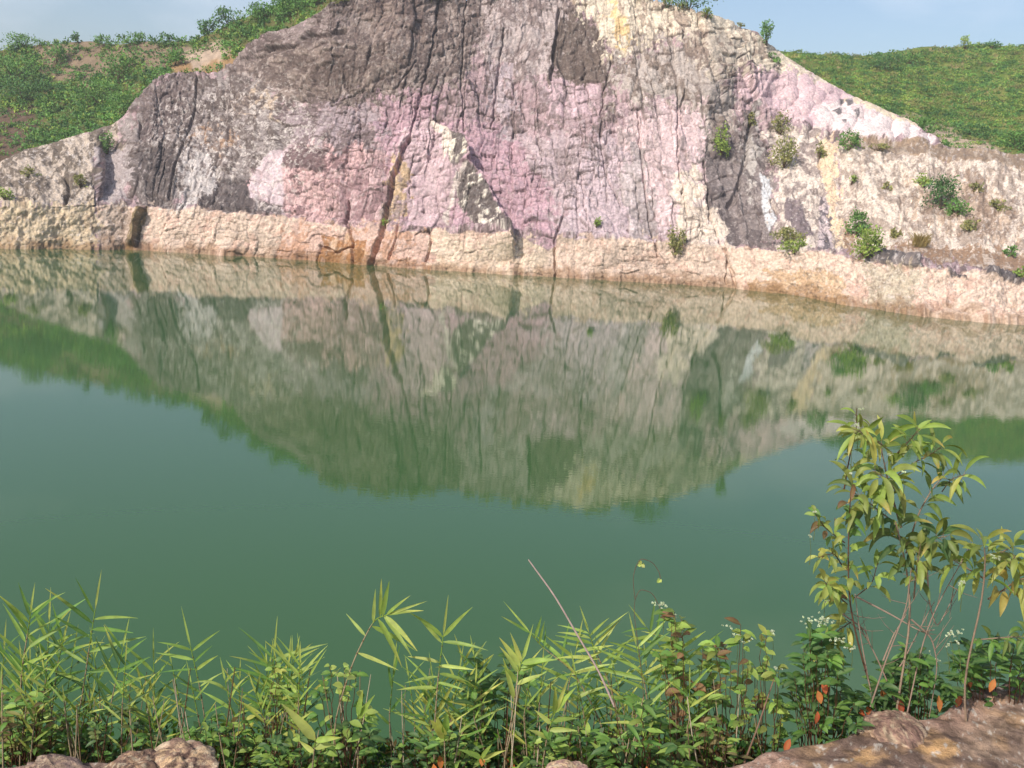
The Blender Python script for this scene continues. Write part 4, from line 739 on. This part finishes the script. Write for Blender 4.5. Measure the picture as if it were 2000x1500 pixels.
# the tall shrub on the right
sk = [([(1752, 1500), (1745, 1440), (1765, 1330), (1790, 1200), (1775, 1090), (1760, 1030)], .0052), ([(1760, 1030), (1750, 960), (1748, 890)], .004), ([(1748, 890), (1715, 862), (1690, 845), (1660, 832)], .0028),
      ([(1748, 890), (1775, 860), (1795, 835)], .0028), ([(1760, 1030), (1720, 1000), (1690, 975), (1660, 955)], .003), ([(1770, 1080), (1800, 1010), (1840, 960), (1880, 935)], .0032),
      ([(1775, 1090), (1810, 1050), (1840, 1040)], .003), ([(1750, 930), (1790, 905), (1830, 890), (1850, 880)], .0026), ([(1750, 960), (1725, 930), (1690, 905)], .0026), ([(1785, 1170), (1790, 1120), (1800, 1070)], .003), ([(1840, 960), (1850, 930), (1872, 915)], .002)]
lf = [(1, .3, 1, 12, 95, 30, (OL, OD, G2), .6, .9), (2, .2, 1, 16, 72, 22, (OL, G2, OY), .5, .9), (3, .3, 1, 12, 68, 22, (G2, OL), .4, .9), (4, .2, 1, 20, 92, 28, (OL, OD, G2), .8, 1.), (5, .3, 1, 16, 78, 22, (OL, OD, G2), .6, .9),
      (6, .2, 1, 22, 74, 24, (OD, DG, OL), .7, 1.), (7, .3, 1, 14, 74, 20, (G2, OL), .7, .9), (8, .2, 1, 14, 90, 28, (OL, OY, G2), 1., .9), (0, .72, 1, 18, 84, 28, (OD, OL, DG), 1., 1.), (9, .3, 1, 14, 78, 26, (OL, OD), .9, 1.), (10, .4, 1, 8, 62, 18, (G2, OY), .8, .9), (2, .8, 1, 6, 60, 18, (OL, OY), .4, .9)]
shrub('tall olive leaved shrub rising over the water at the right, largest plant', 'tall_shrub', sk, (2.95, 2.8), lf)
# companion on its left, flowers on top, browned middle
sk = [([(1745, 1480), (1700, 1350), (1665, 1230), (1648, 1150), (1647, 1020), (1648, 960)], .0036), ([(1648, 960), (1660, 900), (1678, 840), (1680, 802)], .0025), ([(1650, 1060), (1610, 1030), (1590, 1000)], .002),
      ([(1655, 1180), (1615, 1140), (1590, 1110)], .0022), ([(1662, 1215), (1640, 1240), (1630, 1290)], .002), ([(1665, 1170), (1710, 1150), (1730, 1115)], .002), ([(1648, 1110), (1630, 1080), (1600, 1090)], .002)]
lf = [(0, .55, 1, 26, 52, 24, (G2, OL, OL, G1, (128, 84, 56)), .9, .9), (1, 0, .9, 16, 42, 17, (G2, OL), .6, .8), (2, .1, 1, 14, 40, 20, (G2, OL, OL, G1, (128, 84, 56)), .8, .9), (3, .1, 1, 20, 56, 26, (OY, G2, OL), 1., .9), (4, 0, 1, 16, 62, 28, (OY, OL), 1.1, .8), (5, .3, 1, 9, 60, 22, (G2, OL), .8, .9), (6, .1, 1, 12, 46, 22, (OL, OY), .9, .9)]
shrub('thin weed with tiny white flowers climbing left of the tall shrub', 'flowering_weed', sk, (2.95, 2.8), lf, 'weed', (118, 84, 66), flowers=[(1680, 800, 6, 3), (1672, 828, 12, 3), (1696, 842, 6, 2), (1590, 1000, 6, 3), (1582, 1048, 5, 2), (1660, 860, 5, 2), (1740, 890, 8, 3), (1610, 1175, 8, 3), (1662, 925, 4, 2), (1764, 922, 4, 2)])
# shrub at the right edge
sk = [([(1890, 1440), (1880, 1330), (1920, 1180), (1928, 1090), (1922, 1050)], .0042), ([(1925, 1090), (1960, 1090), (2000, 1080)], .0035), ([(1922, 1130), (1900, 1120), (1880, 1112)], .003), ([(1985, 1130), (1975, 1105), (1990, 1090)], .003), ([(1930, 1170), (1965, 1150), (1985, 1135), (2030, 1125)], .0035), ([(1905, 1250), (1960, 1230), (1990, 1215)], .0025)]
lf = [(0, .6, 1, 13, 76, 26, (G2, OL), .5, .8), (1, .2, 1, 14, 62, 22, (OL, G2), .5, .9), (2, .1, 1, 12, 78, 26, (OL, OY, G2), .8, 1.), (3, .2, 1, 10, 76, 26, (OY, OL), 1., .9), (4, .2, .9, 12, 104, 34, (OY, OY, (170, 150, 62)), 1.4, .8), (5, .1, 1, 16, 52, 22, (G1, OD), .7, .9)]
shrub('yellowing large leaved shrub cut by the right picture edge', 'broadleaf_shrub', sk, (2.9, 2.75), lf, flowers=[(1875, 1140, 14, 7), (1940, 1090, 12, 6), (1855, 1240, 12, 6), (1870, 1255, 8, 4), (1848, 1262, 8, 4)])
# bare twigs between them
tw = [[(1760, 1440), (1775, 1380), (1800, 1260), (1830, 1180), (1900, 1060)], [(1735, 1470), (1700, 1350), (1680, 1240), (1670, 1160)], [(1765, 1410), (1720, 1300), (1690, 1240), (1640, 1200)], [(1672, 1165), (1740, 1200), (1800, 1235), (1825, 1230)],
      [(1700, 1380), (1730, 1290), (1770, 1190), (1780, 1110)], [(1780, 1210), (1820, 1245), (1832, 1300), (1815, 1400)], [(1810, 1100), (1815, 1180), (1830, 1230), (1870, 1150)], [(1640, 1195), (1690, 1230), (1700, 1260)], [(1740, 1320), (1760, 1300), (1790, 1240), (1825, 1175)], [(1725, 1290), (1745, 1240), (1770, 1200)]]
e = thing('bare_twigs', world(1750, 1480, 2.9), 'tangle of bare pale twigs under the tall shrub', 'dead bush'); mb = MB(); og = np.array(world(1750, 1480, 2.9))
for q in tw:
    c = curve(q, random.uniform(2.82, 3.0), 16); mb.tube(c, np.linspace(.003, .0012, 16), sr(176, 150, 132, .75)*random.uniform(.75, 1.1))
    for _ in range(4):
        b = along(c, random.uniform(.3, .95)); d = rng.normal(0, 1, 3)+[0, 0, .6]; d /= np.linalg.norm(d); mb.tube(np.array([b, b+d*.05, b+d*.09+[0, 0, .01]]), [.0012, .0009, .0005], sr(160, 134, 116, .7), 4)
mb.build('twigs', M_stem, e, org=og)

def leafy(label, name, box, Y, n, L_, W_, cl, stems=10, cat='shrub', orange=0, flowers=None, droop=.5, group=None):
    """bushy herb: stems fan from a root, each carrying opposite leaves; box = x0,x1,ytop,ybase"""
    x0, x1, yt, yb = box; root = ((x0+x1)/2, max(yb, 1490)); m = Y/FPX*1.04; og = np.array(world(root[0], root[1], Y)); e = thing(name, og, label, cat, group)
    st = MB(); lm = MB(); om = MB(); per = max(2, int(n*.52)//stems)
    for s_ in range(stems):
        tx = random.uniform(x0, x1); u = abs((tx-(x0+x1)/2)/((x1-x0)/2)); ty = yt+(yb-yt)*(u**2.2*.65+random.uniform(0, .45)*(1-u*.4))
        sx = root[0]+(tx-root[0])*random.uniform(.35, .75)
        c = curve([(sx, max(yb, 1490)), (sx+(tx-sx)*.3, (ty+yb)/2+10), (tx, ty)], (Y, Y+random.uniform(-.22, .12)), 12); c += rng.normal(0, .003, c.shape)
        st.tube(c, np.linspace(.0022, .0009, 12), sr(118, 84, 62, .75)*random.uniform(.7, 1.2), 4)
        for i in range(per):
            f = random.uniform(.25, 1) if i > 3 else 1-.03*i; b = along(c, f); a = random.uniform(0, 6.28); d = np.array([math.cos(a), math.sin(a)*.8, random.uniform(-.1, .7)])
            lm.leaf(b, d, np.array([random.uniform(-.4, .4), -.5, 1.]), L_*1.12*m*random.uniform(.5, 1.2), W_*.72*m*random.uniform(.7, 1.15), lc(cl[random.randrange(len(cl))], .25), droop*random.uniform(.4, 1.4), .3, 4, .42)
    st.build('stems', M_stem, e, org=og); lm.build('leaves', M_leaf, e, org=og)
    if orange:
        for _ in range(orange):
            q = world(random.uniform(x0+15, x1-15), random.uniform(yt+(yb-yt)*.4, yb), Y-.13); a = random.uniform(0, 6.28)
            om.leaf(q, np.array([math.cos(a)*.4, -.2, -1]), np.array([random.uniform(-.5, .5), -1, .1]), random.uniform(22, 34)*m, 13*m, lc(random.choice([(222, 92, 40), (206, 66, 36), (232, 128, 50)]), .12, .8), .2, .3, 5, .45)
        o_ = om.build('withered_leaves', M_leaf, e, org=og); o_['label'] = 'orange red withered leaves'
    if flowers:
        heads(flowers, Y-.1, m, e, og)
    return e
leafy('dense small leaved bush with orange dead leaves below a white flower cluster', 'leafy_bush', (1525, 1680, 1215, 1478), 2.9, 620, 34, 16, (DG, G1, (74, 120, 56)), 34, 'bush', 5, [(1600, 1212, 32, 42), (1640, 1250, 22, 12), (1665, 1265, 14, 6)])
leafy('dark leafy bush with red leaves behind the ledge rock at right', 'leafy_bush', (1700, 1860, 1265, 1415), 3.05, 520, 34, 16, (DG, G1, (70, 112, 50)), 30, 'bush', 4, [(1810, 1280, 14, 6), (1830, 1290, 10, 6)])
leafy('leafy bush at the right edge above the ledge rock', 'leafy_bush', (1840, 2060, 1245, 1370), 3.1, 620, 34, 17, (DG, G1, (80, 124, 50)), 34, 'bush', 6, [(1868, 1235, 14, 8)])
leafy('small leaved bush low on the ledge between the two orange dotted bushes', 'leafy_bush', (1640, 1760, 1330, 1440), 3.05, 180, 30, 15, (DG, G1), 14, 'bush', 3)
leafy('leafy bush just beyond the right end of the ledge', 'leafy_bush', (2060, 2260, 1180, 1330), 3.2, 420, 34, 17, (DG, G1), 26, 'bush')
leafy('white flowering weed with heart shaped leaves right of centre', 'flowering_weed', (1270, 1400, 1150, 1470), 2.9, 260, 30, 20, (G1, G2, G2, (110, 128, 52), (124, 82, 54)), 14, 'weed', 0, [(1290, 1182, 16, 14), (1318, 1205, 8, 4)])
leafy('browning weed with drying leaves beside the white flowering weed', 'flowering_weed', (1370, 1480, 1190, 1480), 2.95, 240, 28, 18, (G2, (126, 86, 54), OL, G2, OL, G1), 14, 'weed', 0, [(1430, 1225, 14, 6), (1438, 1240, 8, 5)])
leafy('airy weed with dotted white blooms left of the dense small leaved bush', 'flowering_weed', (1440, 1540, 1220, 1490), 2.95, 200, 26, 17, (G1, G2, OL), 14, 'weed', 0, [(1452, 1252, 12, 8), (1508, 1235, 8, 5), (1520, 1305, 8, 4)])
leafy('dark bush with an orange leaf behind the palm like reed', 'leafy_bush', (880, 1060, 1270, 1490), 3.05, 420, 34, 16, (DG, G1, (70, 112, 50)), 24, 'bush', 4)
leafy('leafy herb with reddish stems at the bottom right of centre', 'leafy_herb', (1180, 1330, 1370, 1510), 2.7, 300, 36, 16, (G1, G2, DG), 18, 'herb', 2)
leafy('round leaved climber wrapped round the broad leaved reed', 'climbing_herb', (600, 730, 1285, 1480), 2.85, 170, 24, 18, (G2, G3, G1), 15, 'herb')
leafy('round leaved herb between the stubby reed and the open water gap', 'climbing_herb', (640, 740, 1400, 1510), 2.75, 150, 28, 20, (G1, G2, DG), 14, 'herb')
leafy('pale herb with small leaves over the opposed leaf reed', 'climbing_herb', (480, 600, 1285, 1480), 2.95, 190, 22, 15, (G2, YG, G1), 16, 'herb')
leafy('herb with thin red stems at the left corner above the flat stone', 'leafy_herb', (-30, 130, 1330, 1490), 2.85, 420, 28, 15, (G1, (120, 116, 50), G2, G1, (110, 84, 50)), 26, 'herb', 0)
leafy('low dark herb behind the tan boulder', 'leafy_herb', (130, 330, 1385, 1500), 2.9, 420, 24, 13, (DG, G1, (100, 110, 50)), 26, 'herb')
leafy('bright low herb right of the tan boulder', 'leafy_herb', (340, 520, 1395, 1510), 2.85, 420, 24, 14, (G1, G2, DG), 26, 'herb')
leafy('low herb at the bottom left of the open water gap', 'leafy_herb', (500, 660, 1430, 1520), 2.75, 300, 26, 14, (G1, DG, G2), 20, 'herb')
leafy('low herb in the bottom middle under the rounded leaf', 'leafy_herb', (760, 960, 1420, 1520), 2.8, 360, 26, 13, (DG, G1, G2), 24, 'herb', 3)
leafy('low herb at the bottom beside the small pale stone', 'leafy_herb', (1020, 1200, 1410, 1520), 2.8, 340, 28, 14, (DG, G1, G2), 22, 'herb', 0)
leafy('grassy herb under the browning weed at the ledge end', 'leafy_herb', (1320, 1450, 1400, 1520), 2.8, 240, 26, 12, (G1, G2, (120, 100, 60)), 18, 'herb')
# curling dry vine
mb = MB(); c = curve([(1240, 1170), (1236, 1130), (1242, 1105), (1252, 1090), (1275, 1098), (1288, 1118), (1290, 1130)], 2.85, 30); mb.tube(c, .0009, sr(150, 110, 90, .7), 4)
for q in ((1253, 1102), (1288, 1133)):
    for _ in range(4): mb.leaf(world(q[0], q[1], 2.85), rng.normal(0, 1, 3), np.array([0, -1, .3]), .014, .012, lc(G3), .1, .3, 3, .5)
c2 = curve([(1290, 1190), (1275, 1158), (1250, 1150), (1240, 1170), (1238, 1200), (1252, 1300), (1262, 1420)], 2.85, 30); mb.tube(c2, .0009, sr(150, 110, 90, .7), 4)
o = mb.build('curling_vine', M_leaf, org=c2[-1]); o.location = c2[-1]; tag(o, 'thin brown curling tendril with two tiny pods over the water', 'vine')
# grass fringe along the cliff top (its tips show in the water)
mb = MB(); n = 2600; cx_ = rng.uniform(620, 1340, n); cx_ = cx_[fbm(cx_/14, cx_*0, 3, 71) > .46]; n = len(cx_); Pq = np.array([Pw[-1, int(np.clip(np.searchsorted(PX, q), 0, nc-1))] for q in cx_])+rng.normal(0, 1, (n, 3))*[.1, .4, .12]
D = rng.normal(0, .6, (n, 3))+[0, 0, .9]; mb.quads(Pq, D, rng.normal(0, 1, (n, 3))+[0, -1, 0], rng.uniform(.2, .75, n), rng.uniform(.06, .16, n), fol_cols(n, 'o'))
tag(mb.build('crest_grass', M_far, smoothf=False), 'grassy fringe along the very top of the cliff', 'grass', kind='stuff')
# undergrowth nobody could count
mb = MB()
n = 6500
px_ = rng.uniform(-200, 1500, n); py_ = 1500-np.abs(rng.normal(0, 1, n))*34; Yd = rng.uniform(2.85, 3.25, n)
keep = ((px_ < 690) | (px_ > 780) | (py_ > 1450)) & (py_ > np.interp(px_, [-200, 500, 700, 760, 900, 1300, 1500], [1370, 1385, 1420, 1450, 1395, 1370, 1440])); px_, py_, Yd = px_[keep], py_[keep], Yd[keep]; n = len(px_)
Pq = world(px_, py_, Yd); D = rng.normal(0, 1, (n, 3))+[0, -.1, .4]; cs_ = np.array([sr(*c_, .7) for c_ in (DG, G1, G2, (112, 96, 56))])[rng.integers(0, 4, n)]*rng.uniform(.6, 1.25, (n, 1))
mb.quads(Pq, D, rng.normal(0, 1, (n, 3))+[0, -.7, 1], rng.uniform(.02, .045, n), rng.uniform(.01, .02, n), cs_)
tag(mb.build('undergrowth', M_leaf, smoothf=False), 'mat of small creeping leaves along the bank edge', 'undergrowth', kind='stuff')

# thin haze volume added to soften contrast and lift the far shore's darks
hv = np.array([(x, y, z) for x in (-700, 700) for y in (-400, 700) for z in (-9, 60)], float)
hf = [[0, 1, 3, 2], [4, 6, 7, 5], [0, 4, 5, 1], [2, 3, 7, 6], [0, 2, 6, 4], [1, 5, 7, 3]]
mh_, th, oh = new_mat('haze_air'); pv = th.nodes.new('ShaderNodeVolumePrincipled'); pv.inputs['Density'].default_value = .0008; pv.inputs['Color'].default_value = (.93, .95, 1, 1); pv.inputs['Anisotropy'].default_value = .2
th.links.new(pv.outputs[0], oh.inputs['Volume']); tag(mesh_obj('haze', hv, hf, None, mh_, smoothf=False), 'faint pale haze added over the lake', 'haze', kind='stuff')
